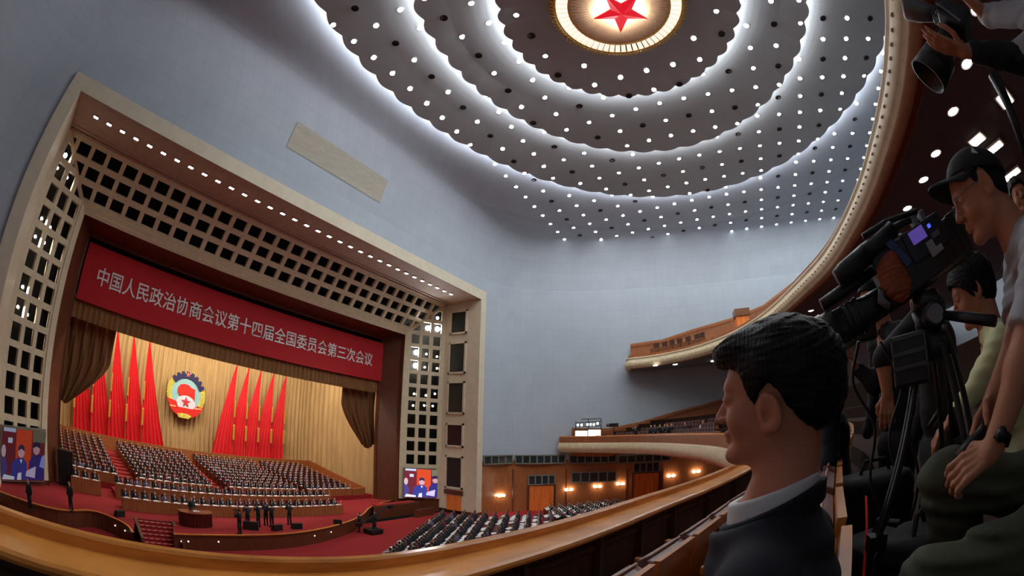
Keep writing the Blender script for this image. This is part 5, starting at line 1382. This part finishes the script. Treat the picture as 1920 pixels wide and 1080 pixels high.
# ------------------------------------------------------------------ theatre seats
def seat_parts(name, lab, cat, Mw, group):
    """origin: floor under the middle of the backrest top; x to the side, -y towards the sitter's front is +y"""
    t = thing(name, lab, cat, Mw=Mw, group=group)
    n, m = 9, 12
    def panel(w, z0, z1, th, y0, lean, bulge):
        G = []
        for i in range(m):
            u = i / (m - 1); z = z0 + (z1 - z0) * u
            row = []
            for j in range(n):
                v = -1 + 2 * j / (n - 1); ww = w / 2 * (1 - .06 * max(0, u - .7) / .3)
                row.append((v * ww, y0 - lean * u + bulge * (1 - v * v) * math.sin(math.pi * min(1, u * 1.05)), z))
            G.append(row)
        return np.array(G)
    b = MB(); A = panel(.49, .42, .90, .06, .07, .08, .03); Bq = panel(.47, .42, .885, .06, .0, .08, 0)
    k = len(A.reshape(-1, 3)); b.grid(A); b.grid(Bq[:, ::-1])
    ring = lambda G: [tuple(G[0, j]) for j in range(n)] + [tuple(G[i, n - 1]) for i in range(1, m)] + [tuple(G[m - 1, j]) for j in range(n - 2, -1, -1)] + [tuple(G[i, 0]) for i in range(m - 2, 0, -1)]
    r1, r2 = np.array(ring(A)), np.array(ring(Bq)); mid = (r1 + r2) / 2 + (r1 - np.array([0, .03, .65])) * .03
    b.grid(np.array([r1, mid, r2]), cv=True)
    b.build('backrest', LEATH, t, smooth=True, local=True)
    b = MB(); W_ = panel(.51, .30, .91, .02, -.005, .085, .0); W2 = W_.copy(); W2[..., 1] -= .028; b.grid(W_); b.grid(W2[:, ::-1]); b.grid(np.array([ring(W_), ring(W2)]), cv=True)
    b.build('wood_shell', SWOOD, t, local=True)
    b = MB(); b.tube([r1[i] * np.array([1.0, 1, 1]) for i in list(range(n + m - 2, n + m + n - 2))] if False else [tuple(A[m - 1, j] + np.array([0, -.03, .008])) for j in range(n)], .007, 6)
    b.build('piping', M('pale leather piping', (168, 120, 104), rough=.4), t, smooth=True, local=True)
    b = MB(); b.box((0, .26, .42), (.47, .44, .11)); b.build('seat', LEATH, t, bevel=.035, local=True)
    for s in (-1, 1):
        b = MB(); b.box((s * .262, .2, .60), (.045, .46, .045)); b.build('armrest', SWOOD, t, bevel=.012, local=True)
        b = MB(); b.box((s * .262, .16, .29), (.035, .34, .58)); b.build('side_stand', SWOOD, t, bevel=.008, local=True)
    return t
def offset_pt(o):
    C = RC2 + n_ * o; sg = np.r_[0, np.cumsum(np.hypot(*np.diff(C, axis=0).T))]
    return C, sg
def seat_at(C, sg, s, zf):
    x, y = np.interp(s, sg, C[:, 0]), np.interp(s, sg, C[:, 1]); x2, y2 = np.interp(s + .1, sg, C[:, 0]), np.interp(s + .1, sg, C[:, 1])
    return Matrix.Translation((x, y, zf)) @ Matrix.Rotation(math.atan2(y2 - y, x2 - x), 4, 'Z')
proto = None
for row, (o_, zf, px, pitch, rng_, lab) in enumerate([(.80, -1.45, (1257, 1034), .455, range(-1, 6), 'row at the rail'), (1.49, -1.2, (1598, 884), .565, range(-1, 13), "the young man's row")]):
    C, sg = offset_pt(o_)
    tgt = at_z(px[0], px[1], zf + .9); s0_ = sg[np.argmin(np.hypot(*(C - tgt[:2]).T))]
    if row == 1: s0_ = sg[np.argmin(np.hypot(*(C - np.array([1.40, -.345])).T))]
    for k in rng_:
        Mw = seat_at(C, sg, s0_ + pitch * k, zf)
        Mw = Mw @ Matrix.Diagonal((.455 / .53 if row == 0 else 1.0, 1, 1, 1))
        lb = f'brown leather theatre chair with wood shell, {nth(k + 2)} from the near end, {lab}'
        if proto is None: proto = seat_parts('theatre_chair', lb, 'seat', Mw, 'theatre seats of the near rows')
        else: dup(proto, Mw=Mw, label=lb, group='theatre seats of the near rows')
b = MB(); ps = [P(1624, 930, 1.75), P(1625, 1000, 1.6), P(1622, 1040, 1.5), P(1616, 1110, 1.4), P(1590, 1250, 1.3)]
b.grid(np.array([[p + np.array([.02, -.006, 0]) * w for p in ps] for w in (-1, 1)])); b.grid(np.array([[p + np.array([.02, -.001, 0]) * w for p in ps] for w in (1, -1)]))
tag(b.build('red_strap', M('bright red webbing', (235, 52, 36), rough=.6, var=.06), smooth=True), 'bright red strap hanging down behind the brown theatre seats', 'strap')

# ================================================================== THE PRESS ROW BEHIND THE SEATS
def place_frame(px, py, dist, az, el=0.0): return frame(azdir(az, el), org=Vector(P(px, py, dist)))
# ------------------------------------------------------------------ man with black cap, grey t-shirt and olive trousers
HC = Vector(P(1838, 366, 1.38)); AZ = 26
BC = frame(azdir(AZ), org=HC)                       # level body frame at the head
HMC = BC @ Matrix.Rotation(math.radians(13), 4, 'Y') @ Matrix.Rotation(math.radians(5), 4, 'Z') @ Matrix.Scale(1.0, 4)
L_ = lambda p: BC.inverted() @ Vector(p)
lp = lambda px, py, d: np.array(L_(P(px, py, d)))
man = thing('person', 'standing man in black cap, glasses, grey t-shirt and olive trousers leaning towards the camcorder', 'person', (HC[0], HC[1] - .2, -.85))
nb = np.array([-.085, .01, -.16])                     # base of the neck
shl = nb + np.array([-.03, .155, -.055]); shr = nb + np.array([-.03, -.165, -.045])
elb_l, wr_l = lp(1912, 690, 1.10), lp(1868, 838, 1.06)
elb_r, wr_r = lp(1905, 640, 1.34), lp(1862, 742, 1.26)
hd_l = lp(1806, 880, 1.06) - wr_l; hd_r = lp(1836, 800, 1.22) - wr_r
camdir = np.array((BC.to_3x3().inverted() @ Vector(-P(1830, 860, 1.0)))); camdir /= np.linalg.norm(camdir)
core = [('c', tuple(nb), tuple(nb + np.array([-.2, -.01, -.5])), .065, .085), ('c', tuple(shl), tuple(shr), .048)]
arms = [(shl, elb_l, wr_l, hd_l, -camdir + np.array([0, 0, -.6]), dict(curl=.75, side=1, r0=.046, r1=.03, thumb=.5)), (shr, elb_r, wr_r, hd_r, np.array([.3, .5, -.6]), dict(curl=.55, side=-1, r0=.044, r1=.029, thumb=.6))]
q = MB(); q.join(body_mb(BC, HMC, [('c', (-.035, 0, -.04), tuple((HMC.inverted() @ BC) @ Vector(nb)), .052, .06)], core, arms, .004), BC)
q.build('body', SKIN2, man, smooth=True)
build_world(hair_mb(.010, .006, hl=([-.12, -.09, -.06, -.042, -.03, -.012, .0, .012, .024, .036, .05, .07, .1], [-.055, -.055, -.05, -.03, .03, .044, .036, .002, .02, .07, .08, .09, .1])), HMC, 'hair', HAIR, man)
eyes(man, HMC)
# glasses
g = MB()
for s in (1, -1):
    g.tube([(.101 - .012 * abs(math.sin(a)) * 0 - .006 * (1 - math.cos(a)) * .5, s * (.034 + .024 * math.cos(a)), .008 + .019 * math.sin(a)) for a in np.linspace(0, 2 * math.pi, 18)], .0015, 5, cap=False)
    g.tube([(.098, s * .058, .014), (.06, s * .074, .016), (-.005, s * .08, .012), (-.02, s * .08, -.004)], .0015, 5)
g.tube([(.103, .011, .012), (.106, 0, .015), (.103, -.011, .012)], .0015, 5)
build_world(g, HMC, 'glasses', GREYM, man)
# cap
CAPM = M('black cap twill', (18, 19, 24), rough=.8, var=.1, scale=80)
HMP = HMC @ Matrix.Rotation(math.radians(-24), 4, 'Y') @ Matrix.Translation((.006, 0, -.006))
def capf(p):
    d = s_ell(p, (-.008, 0, .05), (.112, .090, .092))
    d = smax(d, .046 + .10 * (p[:, 0] - .1) * -.25 - p[:, 2] - .0, .006)
    return np.maximum(d, -(s_ell(p, (-.008, 0, .045), (.104, .083, .082))))
V, F = nets(capf, np.array((-.14, -.12, .01)), np.array((.13, .12, .17)), .0045)
cp = MB().add(V, [tuple(f) for f in F]); 
G = []
for zoff in (0, -.006):
    rows = []
    for i in range(8):
        u = i / 7; rows.append([(.085 * math.cos(a) * (1 - .0 * u) + .006 + .085 * u * max(.0, math.cos(a)) ** .6, .086 * math.sin(a) * (1 - .05 * u), .05 + .004 - .018 * u - .10 * (abs(math.sin(a)) ** 2.2) * .18 + zoff) for a in np.linspace(-1.35, 1.35, 17)])
    G.append(np.array(rows))
bm_ = MB(); bm_.grid(G[0]); bm_.grid(G[1][:, ::-1]); bm_.grid(np.array([G[0][-1], G[1][-1]])); 
capo = build_world(cp, HMP, 'cap', CAPM, man); build_world(bm_, HMP, 'cap_brim', CAPM, man, smooth=True)
tri = MB(); tri.add([(.012, .0905, .085), (-.012, .0905, .081), (.006, .0885, .103)], [(0, 1, 2)]); tri.v = [(x, y * .985 + .004, z) for x, y, z in tri.v]
build_world(tri, HMP, 'cap_badge', M('white cap embroidery', (226, 226, 230), rough=.7), man)
tb_ = MB(); tb_.ell((-.008, 0, .143), (.008, .008, .005), 8, 5); build_world(tb_, HMP, 'cap_button', CAPM, man)
# t-shirt
chest = nb + np.array([-.09, -.01, -.22]); belly = nb + np.array([-.19, -.01, -.47]); hip = nb + np.array([-.23, -.01, -.62])
slv_l = shl + (elb_l - shl) * .74; slv_r = shr + (elb_r - shr) * .7
TS = [('e', tuple(chest), (.115, .17, .2), np.array(Matrix.Rotation(math.radians(24), 3, 'Y'))), ('e', tuple(belly), (.115, .16, .2), np.array(Matrix.Rotation(math.radians(18), 3, 'Y'))),
      ('c', tuple(nb + np.array([-.005, 0, -.01])), tuple(shl), .062, .066), ('c', tuple(nb + np.array([-.005, 0, -.01])), tuple(shr), .062, .066), ('c', tuple(shl), tuple(slv_l), .070, .070), ('c', tuple(shr), tuple(slv_r), .070, .068)]
axl = (elb_l - shl) / np.linalg.norm(elb_l - shl); axr = (elb_r - shr) / np.linalg.norm(elb_r - shr)
def tcut(p, d):
    d = smax(d, -s_cap(p, tuple(nb + np.array([.09, 0, .14])), tuple(nb), .062, .06), .006)
    for c, ax, s in ((slv_l, axl, shl), (slv_r, axr, shr)):
        near = s_cap(p, s, c + ax * .12, .12) ; d = np.where(near < 0, smax(d, (p - c) @ ax, .004), d)
    return d
build_world(sdf_mb(TS, .0075, .045, .0035, 34, tcut), BC, 't_shirt', GREYT, man)
# trousers
hipl, hipr = hip + np.array([.0, .09, -.06]), hip + np.array([.0, -.09, -.06])
kn_l, kn_r = lp(1742, 1095, 1.02), lp(1772, 900, 1.36)
an_l = kn_l + np.array([-.12, 0, -.42]); an_r = kn_r + np.array([-.1, 0, -.45])
TR_ = [('e', tuple(hip + np.array([0, 0, -.03])), (.135, .17, .13)), ('c', tuple(hipl), tuple(kn_l), .105, .078), ('c', tuple(kn_l), tuple(an_l), .076, .06), ('c', tuple(hipr), tuple(kn_r), .105, .078), ('c', tuple(kn_r), tuple(an_r), .076, .06)]
build_world(sdf_mb(TR_, .0085, .05, .009, 30), BC, 'trousers', OLIVE, man)
wt = MB(); ax = (wr_l - elb_l) / np.linalg.norm(wr_l - elb_l); c = wr_l - ax * .02
TW = Vector(ax).to_track_quat('Z', 'Y').to_matrix().to_4x4(); TW.translation = Vector(c)
wt.lathe([(.028, -.011), (.034, -.011), (.034, .011), (.028, .011)], 18, T=TW, cap=False); 
dd = camdir - ax * (camdir @ ax); dd /= np.linalg.norm(dd); wt.ell(tuple(c + dd * .036), (.017, .017, .017), 10, 8)
build_world(wt, BC, 'wristwatch', BLKP, man)
st_ = MB(); st_.tube([lp(1848, 792, 1.2), lp(1838, 815, 1.15), lp(1815, 838, 1.12), lp(1795, 858, 1.12)], [.012, .018, .018, .012], 8)
tag(build_world(st_, BC, 'phone_strap', BLKP, None) if False else MB().join(st_, BC).build('phone', BLKP, smooth=True), 'small black device held in the hands of the man in the grey t-shirt', 'phone')

# ------------------------------------------------------------------ camcorder on its tripod
fr_, rr_ = P(1612, 560, 1.46), P(1778, 448, 1.58)
CA = frame(fr_ - rr_, org=Vector((fr_ + rr_) / 2)); CLn = float(np.linalg.norm(fr_ - rr_))
cc = thing('camcorder', 'large black shoulder camcorder with grey lens ring and lit violet side display on a tripod', 'camcorder', Mw=CA)
def part(b, name, m, par=cc, **k): return b.build(name, m, par, local=True, **k)
b = MB(); b.box((-.03, 0, .0), (.30, .115, .17)); b.box((-.19, 0, -.015), (.07, .11, .14)); b.box((.06, 0, .09), (.12, .08, .03)); part(b, 'body', BLKP, bevel=.012)
b = MB(); b.box((-.235, 0, -.015), (.05, .10, .15)); part(b, 'battery', BLKP, bevel=.006)
b = MB(); b.tube([(-.13, 0, .085), (-.11, 0, .125), (-.02, 0, .135), (.11, 0, .13), (.14, 0, .10)], .014, 8); part(b, 'handle', BLKP, smooth=True)
b = MB(); b.lathe([(.045, .11), (.048, .2), (.055, .24), (.056, .31), (.063, .315), (.064, .375), (.05, .38)], 28, T=Matrix.Rotation(math.pi / 2, 4, 'Y') @ Matrix.Translation((.045, .0, 0))); le = part(b, 'lens_barrel', BLKP, smooth=True)
b = MB(); b.lathe([(.062, .352), (.067, .352), (.067, .376), (.060, .378)], 28, T=Matrix.Rotation(math.pi / 2, 4, 'Y') @ Matrix.Translation((.045, .0, 0)), cap=False); b.build('front_ring', GREYM, le, local=True)
b = MB(); b.lathe([(.001, .368), (.05, .36)], 28, T=Matrix.Rotation(math.pi / 2, 4, 'Y') @ Matrix.Translation((.045, .0, 0)), cap=False); b.build('front_glass', M('dark coated lens glass', (30, 24, 44), rough=.05, var=.1), le, local=True)
b = MB()
for x in (.22, .245, .265):
    b.lathe([(.056, x), (.059, x), (.059, x + .012), (.056, x + .012)], 28, T=Matrix.Rotation(math.pi / 2, 4, 'Y') @ Matrix.Translation((.045, .0, 0)), cap=False)
b.build('focus_rings', BLKP, le, local=True)
b = MB(); b.tube([(-.01, .045, .12), (.08, .045, .108), (.12, .045, .10)], [.03, .03, .035], 14); b.tube([(.12, .045, .10), (.22, .045, .085), (.25, .045, .08)], [.036, .036, .03], 16); part(b, 'viewfinder', BLKP, smooth=True)
b = MB(); b.tube([(.10, .0, .055), (.24, .0, .048), (.33, .0, .042)], [.016, .024, .022], 12); part(b, 'microphone', BLKP, smooth=True)
b = MB(); b.tube([(-.13, .03, .13), (.0, .035, .155), (.10, .04, .155)], .010, 8); part(b, 'boom', BLKP, smooth=True)
b = MB(); b.box((-.10, .06, .035), (.17, .012, .10)); pn = part(b, 'side_panel', M('dark blue grey panel', (30, 34, 46), rough=.4), bevel=.004)
b = MB(); b.box((-.072, .068, .055), (.062, .004, .042)); b.build('display', M('lit violet display', (80, 62, 130), emit=((104, 80, 176), .5), var=.5, scale=60), pn, local=True)
b = MB(); b.box((-.128, .068, .058), (.012, .004, .012)); b.build('indicator', M('lit blue indicator', (90, 100, 255), emit=((90, 110, 255), .8), var=0), pn, local=True)
b = MB(); b.box((-.135, .068, .025), (.035, .006, .016)); b.build('switch_plate', GREYM, pn, local=True)
b = MB(); b.box((-.098, .066, -.005), (.03, .006, .05)); b.box((-.12, .066, -.018), (.035, .006, .02)); b.build('name_plate', M('pale grey plate', (150, 150, 152), rough=.5), pn, local=True)
V, F = nets(lambda p: uni(p, [('e', (.075, .055, -.015), (.055, .03, .075)), ('c', (.05, .06, .045), (.09, .055, .02), .02, .022)], .02) + wrinkle(p, .003, 80), np.array((-.01, 0, -.12)), np.array((.16, .12, .09)), .005)
part(MB().add(V, [tuple(f) for f in F]), 'hand_strap', M('orange brown leather strap', (150, 66, 28), rough=.45, var=.2, scale=20), smooth=True)
b = MB(); b.box((.02, .058, .05), (.03, .012, .12), R=np.array(Matrix.Rotation(.3, 3, 'Y'))); part(b, 'blue_trim', M('blue plastic trim', (44, 62, 110), rough=.4), bevel=.004)
for i, x in enumerate((-.15, -.11)):
    b = MB(); b.box((x, .0, .11), (.02, .05, .035)); part(b, 'top_knob', GREYM, bevel=.004)
b = MB(); b.tube([(.13, .05, -.02), (.15, .06, -.05), (.13, .06, -.08)], [.012, .016, .012], 8); part(b, 'zoom_rocker', GREYM, smooth=True)
# tripod
T0_ = P(1690, 640, 1.5); FZ = -.85
tp = thing('tripod', 'black camera tripod with pan handle carrying the large camcorder', 'tripod', (T0_[0], T0_[1], FZ))
up_ = np.array([0, 0, 1.0]); base = np.array(CA @ Vector((-.02, 0, -.10)))
b = MB(); b.tube([base, base - up_ * .05], [.05, .06], 14); b.tube([base - up_ * .05, base - up_ * .11], [.065, .05], 16); b.tube([base - up_ * .08 + np.array(CA.to_3x3() @ Vector((0, -.08, 0))), base - up_ * .08 + np.array(CA.to_3x3() @ Vector((0, .08, 0)))], .04, 16); b.build('fluid_head', BLKP, tp, smooth=True)
b = MB(); b.tube([base - up_ * .08 + np.array(CA.to_3x3() @ Vector((0, .082, 0))), base - up_ * .08 + np.array(CA.to_3x3() @ Vector((0, .092, 0)))], [.032, .028], 18); b.build('tension_knob', GREYM, tp)
h0 = base - up_ * .07; h1 = P(1770, 590, 1.42); h2 = P(1866, 602, 1.30)
b = MB(); b.tube([h0, h1], .007, 8); ha = b.build('pan_handle', GREYM, tp); b = MB(); b.tube([h1, h1 + (h2 - h1) * .5, h2], [.014, .016, .016], 12); b.build('grip', BLKP, ha, smooth=True)
b = MB(); b.tube([base - up_ * .11, base - up_ * .2], [.06, .075], 14); b.build('bowl', BLKP, tp, smooth=True)
ctr = base - up_ * .16
for i, a in enumerate((200, 320, 80)):
    d = np.array([math.cos(math.radians(a)), math.sin(math.radians(a)), 0]); f = np.array([ctr[0], ctr[1], FZ]) + d * .36; s = np.cross(d, up_) * .022
    b = MB()
    for k in (-1, 1): b.tube([ctr + d * .06 + s * k, ctr + (f - ctr) * .62 + s * k], .011, 8)
    b.tube([ctr + (f - ctr) * .5, f + up_ * .02], .012, 8); b.box(tuple(ctr + (f - ctr) * .58), (.06, .06, .05)); lg = b.build('leg', BLKP, tp)
    b = MB(); b.ell(tuple(f + up_ * .018), (.026, .026, .018), 10, 6); b.build('foot', BLKP, lg, smooth=True)
# battery box and cable bundle hanging on the tripod
bx = P(1708, 675, 1.42); bf = frame(azdir(28), org=Vector(bx))
bb_ = thing('battery_pack', 'square black battery pack strapped to the camcorder tripod', 'battery pack', Mw=bf)
b = MB(); b.box((0, 0, 0), (.12, .09, .15)); b.build('case', BLKP, bb_, local=True, bevel=.01)
b = MB()
for z in (.065, .02, -.02): b.box((0, .048, z), (.12, .006, .012))
b.box((-.058, .048, .02), (.008, .006, .1)); b.build('frame', M('dark grey bracket', (66, 66, 70), rough=.4), bb_, local=True)
for i, (pts) in enumerate([[(1610, 640), (1600, 720), (1640, 800), (1632, 900), (1660, 985)], [(1650, 640), (1690, 720), (1668, 820), (1690, 930)], [(1720, 720), (1705, 800), (1722, 900), (1700, 1000)]]):
    b = MB(); b.tube(spline([P(x, y, 1.5 + .05 * i + .0004 * (y - 640)) for x, y in pts], 6), .006, 6)
    tag(b.build('cable', BLKP, smooth=True), ['black cable looping down left of the tripod', 'black cable hanging along the middle of the tripod', 'black cable hanging right of the tripod under the battery pack'][i], 'cable', 'cables at the tripod')
# ------------------------------------------------------------------ other people in the press row
def simple_person(lab, head, az, el_, arms, top, topm, legm, neck=(-.04, 0, -.17), lean=0.0, sc=1.0, hairkw=None, foot=-.85, sk=SKIN2, hh=.0045, sleeve=1.0, hide_legs=False):
    """head: world position; arms: {side: (elbow world, wrist world, finger dir world, palm dir world, curl)}"""
    Bm = frame(azdir(az), org=Vector(head)); inv = np.array(Bm.inverted()); R3 = inv[:3, :3]; tl = lambda w: R3 @ np.array(w) + inv[:3, 3]
    Hm = Bm @ Matrix.Rotation(math.radians(el_), 4, 'Y')
    pr = thing('person', lab, 'person', (head[0], head[1], foot))
    nb = np.array(neck); sh = {1: nb + np.array([-.02, .16, -.06]), -1: nb + np.array([-.02, -.16, -.06])}
    TSx = [('e', tuple(nb + np.array([-.03 - lean * .2, 0, -.22])), (.115, .165, .19)), ('e', tuple(nb + np.array([-.04 - lean * .5, 0, -.45])), (.115, .155, .19)), ('c', tuple(nb), tuple(sh[1]), .056, .062), ('c', tuple(nb), tuple(sh[-1]), .056, .062)]
    AR = []
    for s in (1, -1):
        if s in arms:
            e, w, fd, pd, cu = arms[s]; e, w = tl(e), tl(w)
            AR.append((sh[s], e, w, R3 @ np.array(fd), R3 @ np.array(pd), dict(curl=cu, side=s)))
            fa = e + (w - e) * .88
            TSx.append(('c', tuple(sh[s]), tuple(e), .064, .054))
            if sleeve >= 1: TSx.append(('c', tuple(e), tuple(fa), .052, .04))
        else: TSx += [('c', tuple(sh[s]), tuple(nb + np.array([-.02, s * .24, -.33])), .062, .052), ('c', tuple(nb + np.array([-.02, s * .24, -.33])), tuple(nb + np.array([.08, s * .2, -.56])), .05, .04)]
    cr_ = [('c', tuple(nb), tuple(nb + np.array([-.03 - lean * .4, 0, -.5])), .06, .085), ('c', tuple(sh[1]), tuple(sh[-1]), .045)]
    q = MB(); q.join(body_mb(Bm, Hm, [('c', (-.03, 0, -.04), tuple((Hm.inverted() @ Bm) @ Vector(neck)), .052, .058)], cr_, AR, hh), Bm); q.build('body', sk, pr, smooth=True)
    build_world(hair_mb(**(hairkw or {})), Hm, 'hair', HAIR, pr); eyes(pr, Hm)
    nc = nb
    build_world(sdf_mb(TSx, .011, .04, .003, 34, lambda p, d: smax(d, -s_cap(p, nc + np.array([.02, 0, .15]), nc + np.array([0, 0, .01]), .058), .006)), Bm, top, topm, pr)
    if not hide_legs:
        hp = nb + np.array([-.04 - lean * .6, 0, -.64]); fz = foot - head[2]
        TX = [('e', tuple(hp), (.12, .16, .12))]
        for s in (1, -1): TX += [('c', tuple(hp + np.array([0, s * .085, -.04])), (hp[0] + .02, s * .1, (hp[2] + fz) / 2 + .03), .09, .068), ('c', (hp[0] + .02, s * .1, (hp[2] + fz) / 2 + .03), (hp[0] - .02, s * .1, fz + .07), .068, .05)]
        build_world(sdf_mb(TX, .014, .04, .003, 36), Bm, 'trousers', legm, pr)
        for s in (1, -1): build_world(sdf_mb([('c', (hp[0] - .03, s * .1, fz + .045), (hp[0] + .15, s * .105, fz + .035), .042, .034)], .012, .02), Bm, 'shoe', BLKP, pr)
    return pr
# woman in the pale yellow jacket, behind the tripod
hy = P(1826, 548, 1.85)
simple_person('person in a pale yellow jacket between the camcorder and the man in the cap', hy, 30, 14,
              {1: (P(1848, 700, 1.72), P(1790, 780, 1.70), P(1752, 825, 1.72) - P(1790, 780, 1.70), (.4, .2, -1), .6)}, 'jacket', YELLOW, BLKC, neck=(-.05, 0, -.16), lean=.2, hairkw=dict(th=.02, top=.02, hl=([-.12, -.06, -.03, 0, .03, .05, .07, .1], [-.1, -.1, -.08, -.05, .0, .03, .05, .07])))
b = MB(); b.tube([P(1743, 800, 1.66), P(1762, 770, 1.66)], .012, 8); b.tube([P(1786, 765, 1.62), P(1800, 815, 1.62)], .02, 10)
tag(b.build('camera_lens', BLKP, smooth=True), 'black camera lens hanging below the pale yellow sleeve', 'camera lens')
# man in black behind the tripod with a bare forearm
hk = P(1700, 500, 2.15)
simple_person('person in black t-shirt with bare forearm hanging down behind the tripod', hk, 20, 8,
              {1: (P(1655, 672, 2.05), P(1664, 735, 2.05), (0.05, .05, -1), (.7, -.3, 0), .5)}, 't_shirt', BLKC, BLKC, sleeve=.4)
# photographer at the far left of the press row with a grey telephoto lens
hl_ = P(1640, 566, 2.75)
simple_person('photographer in black holding a grey telephoto lens behind the camcorder', hl_, 350, 5,
              {1: (P(1640, 720, 2.6), P(1606, 690, 2.6), P(1598, 668, 2.55) - P(1606, 690, 2.6), (-.4, .6, .6), .7)}, 'sweater', BLKC, BLKC)
pc = thing('camera', 'black camera with silver grey telephoto lens pointing at the stage beside the boy', 'camera', tuple(P(1592, 632, 2.5)))
A_, B_ = P(1622, 622, 2.55), P(1576, 640, 2.45)
b = MB(); b.box(tuple(A_), (.09, .13, .10)); b.build('body', BLKP, pc, bevel=.01)
b = MB(); b.tube([A_, A_ + (B_ - A_) * .5, B_], [.04, .045, .055], 18); b.build('lens', GREYM, pc, smooth=True)
# second attendant in the same row as the boy
ha_ = P(1535, 700, 2.75)
at2 = simple_person('second attendant in navy suit with white collar sitting beyond the young man', ha_, 14, 2, {}, 'jacket', NAVY, NAVY, hide_legs=True)
Bm = frame(azdir(14), org=Vector(ha_))
build_world(sdf_mb([('c', (-.04, 0, -.12), (-.042, 0, -.17), .066)], .006, .02), Bm, 'shirt', WSHIRT, at2)
b = MB(); b.ell((.02, .165, -.3), (.02, .012, .03), 8, 6); build_world(b, Bm, 'badge', M('pink badge', (226, 90, 120), rough=.5), at2)
build_world(sdf_mb([q for s in (1, -1) for q in (('c', (-.08, s * .09, -.82), (.33, s * .12, -.79), .088, .066), ('c', (.33, s * .12, -.79), (.36, s * .12, -1.1), .06, .046))], .015, .04), Bm, 'trousers', NAVY, at2)
# small head in the distance at the right edge
hs = P(1912, 372, 3.4)
simple_person('dark-haired person half hidden behind the grey shoulder at the right edge', hs, 300, 0, {}, 't_shirt', BLKC, BLKC, foot=-.5)
# photographer overhead at the top right
hp_ = P(1990, -120, 2.0)
simple_person('photographer in grey shirt and black sleeve holding a camera at the top right', hp_, 330, 20,
              {1: (P(1905, 108, 1.85), P(1812, 97, 1.70), P(1756, 82, 1.66) - P(1812, 97, 1.70), (.0, .1, 1), .35), -1: (P(1850, 30, 2.2), P(1808, -10, 2.15), P(1780, -30, 2.1) - P(1808, -10, 2.15), (-.3, .5, -.6), .8)}, 'shirt', GREYT, BLKC, sleeve=.4, foot=.1)
oc = thing('camera', 'black camera with big lens hood held up at the top right corner', 'camera', tuple(P(1780, 60, 1.85)))
cf = frame(P(1742, 150, 1.72) - P(1800, 40, 1.9), org=Vector(P(1790, 52, 1.88)))
b = MB(); b.box((-.02, 0, .0), (.10, .17, .13))
q = MB(); q.join(b, cf); q.build('body', BLKP, oc, bevel=.012)
b = MB(); b.box((-.02, 0, .08), (.08, .07, .05)); q = MB(); q.join(b, cf); q.build('viewfinder_hump', BLKP, oc, bevel=.01)
b = MB(); b.lathe([(.045, .03), (.05, .1), (.052, .16), (.07, .17), (.078, .29), (.07, .29), (.055, .18)], 22, T=Matrix.Rotation(math.pi / 2, 4, 'Y')); q = MB(); q.join(b, cf); q.build('lens', BLKP, oc, smooth=True)
b = MB(); b.tube([(.0, .09, .07), (.02, .09, -.05)], .006, 6); b.tube([(-.07, .06, .06), (.03, .06, .068)], .005, 6); q = MB(); q.join(b, cf); q.build('trim', GREYM, oc)
b = MB(); b.tube([P(1862, 140, 1.9), P(1892, 200, 1.85), P(1925, 300, 1.8)], [.028, .022, .014], 10)
tag(b.build('monopod', BLKP, smooth=True), 'black monopod slanting down at the right edge under the raised camera', 'monopod')
sl = P(1905, 108, 1.95); b = sdf_mb([('c', tuple(P(1832, 99, 1.72)), tuple(P(1930, 116, 1.88)), .044, .066)], .009, .02, .004, 60)
tag(b.build('arm_warmer', BLKC, smooth=True), 'black sleeve on the forearm holding the raised camera', 'sleeve')
b = MB(); b.lathe([(.03, 0), (.05, .1), (.052, .16), (.04, .17)], 16, T=frame(P(1712, 20, 1.95) - P(1760, 30, 1.95), org=Vector(P(1762, 28, 1.95))) @ Matrix.Rotation(math.pi / 2, 4, 'Y'))
b.build('other_lens', GREYM, oc, smooth=True)  # grey lens of another photographer's camera, attached to this one
# bags on the floor behind the seats
for i, (px, py, d, sz, lab) in enumerate([(1665, 985, 1.75, (.42, .3, .34), 'black equipment bag on the floor behind the brown seats'), (1640, 900, 2.3, (.4, .3, .5), 'tall black equipment case standing behind the seats under the cables'), (1720, 1010, 1.6, (.3, .26, .4), 'black rucksack on the floor beside the olive trousers')]):
    c = P(px, py, d); bg = thing('equipment_bag', lab, 'bag', (c[0], c[1], FZ), .5 + i, 'equipment bags behind the seats')
    V, F = nets(lambda p: s_box(p, (0, 0, sz[2] / 2), sz, .06) + wrinkle(p, .006, 30, i), np.array((-.3, -.25, -.05)), np.array((.3, .25, sz[2] + .06)), .014)
    MB().add(V, [tuple(f) for f in F]).build('body', BLKC, bg, smooth=True, local=True)
    b = MB(); b.tube([(-.08, 0, sz[2]), (-.06, 0, sz[2] + .06), (.06, 0, sz[2] + .06), (.08, 0, sz[2])], .01, 6); b.build('handle', BLKP, bg, local=True)
    b = MB(); b.box((0, -sz[1] / 2 - .004, sz[2] * .6), (.1, .012, .03)); b.build('buckle', GREYM, bg, local=True)
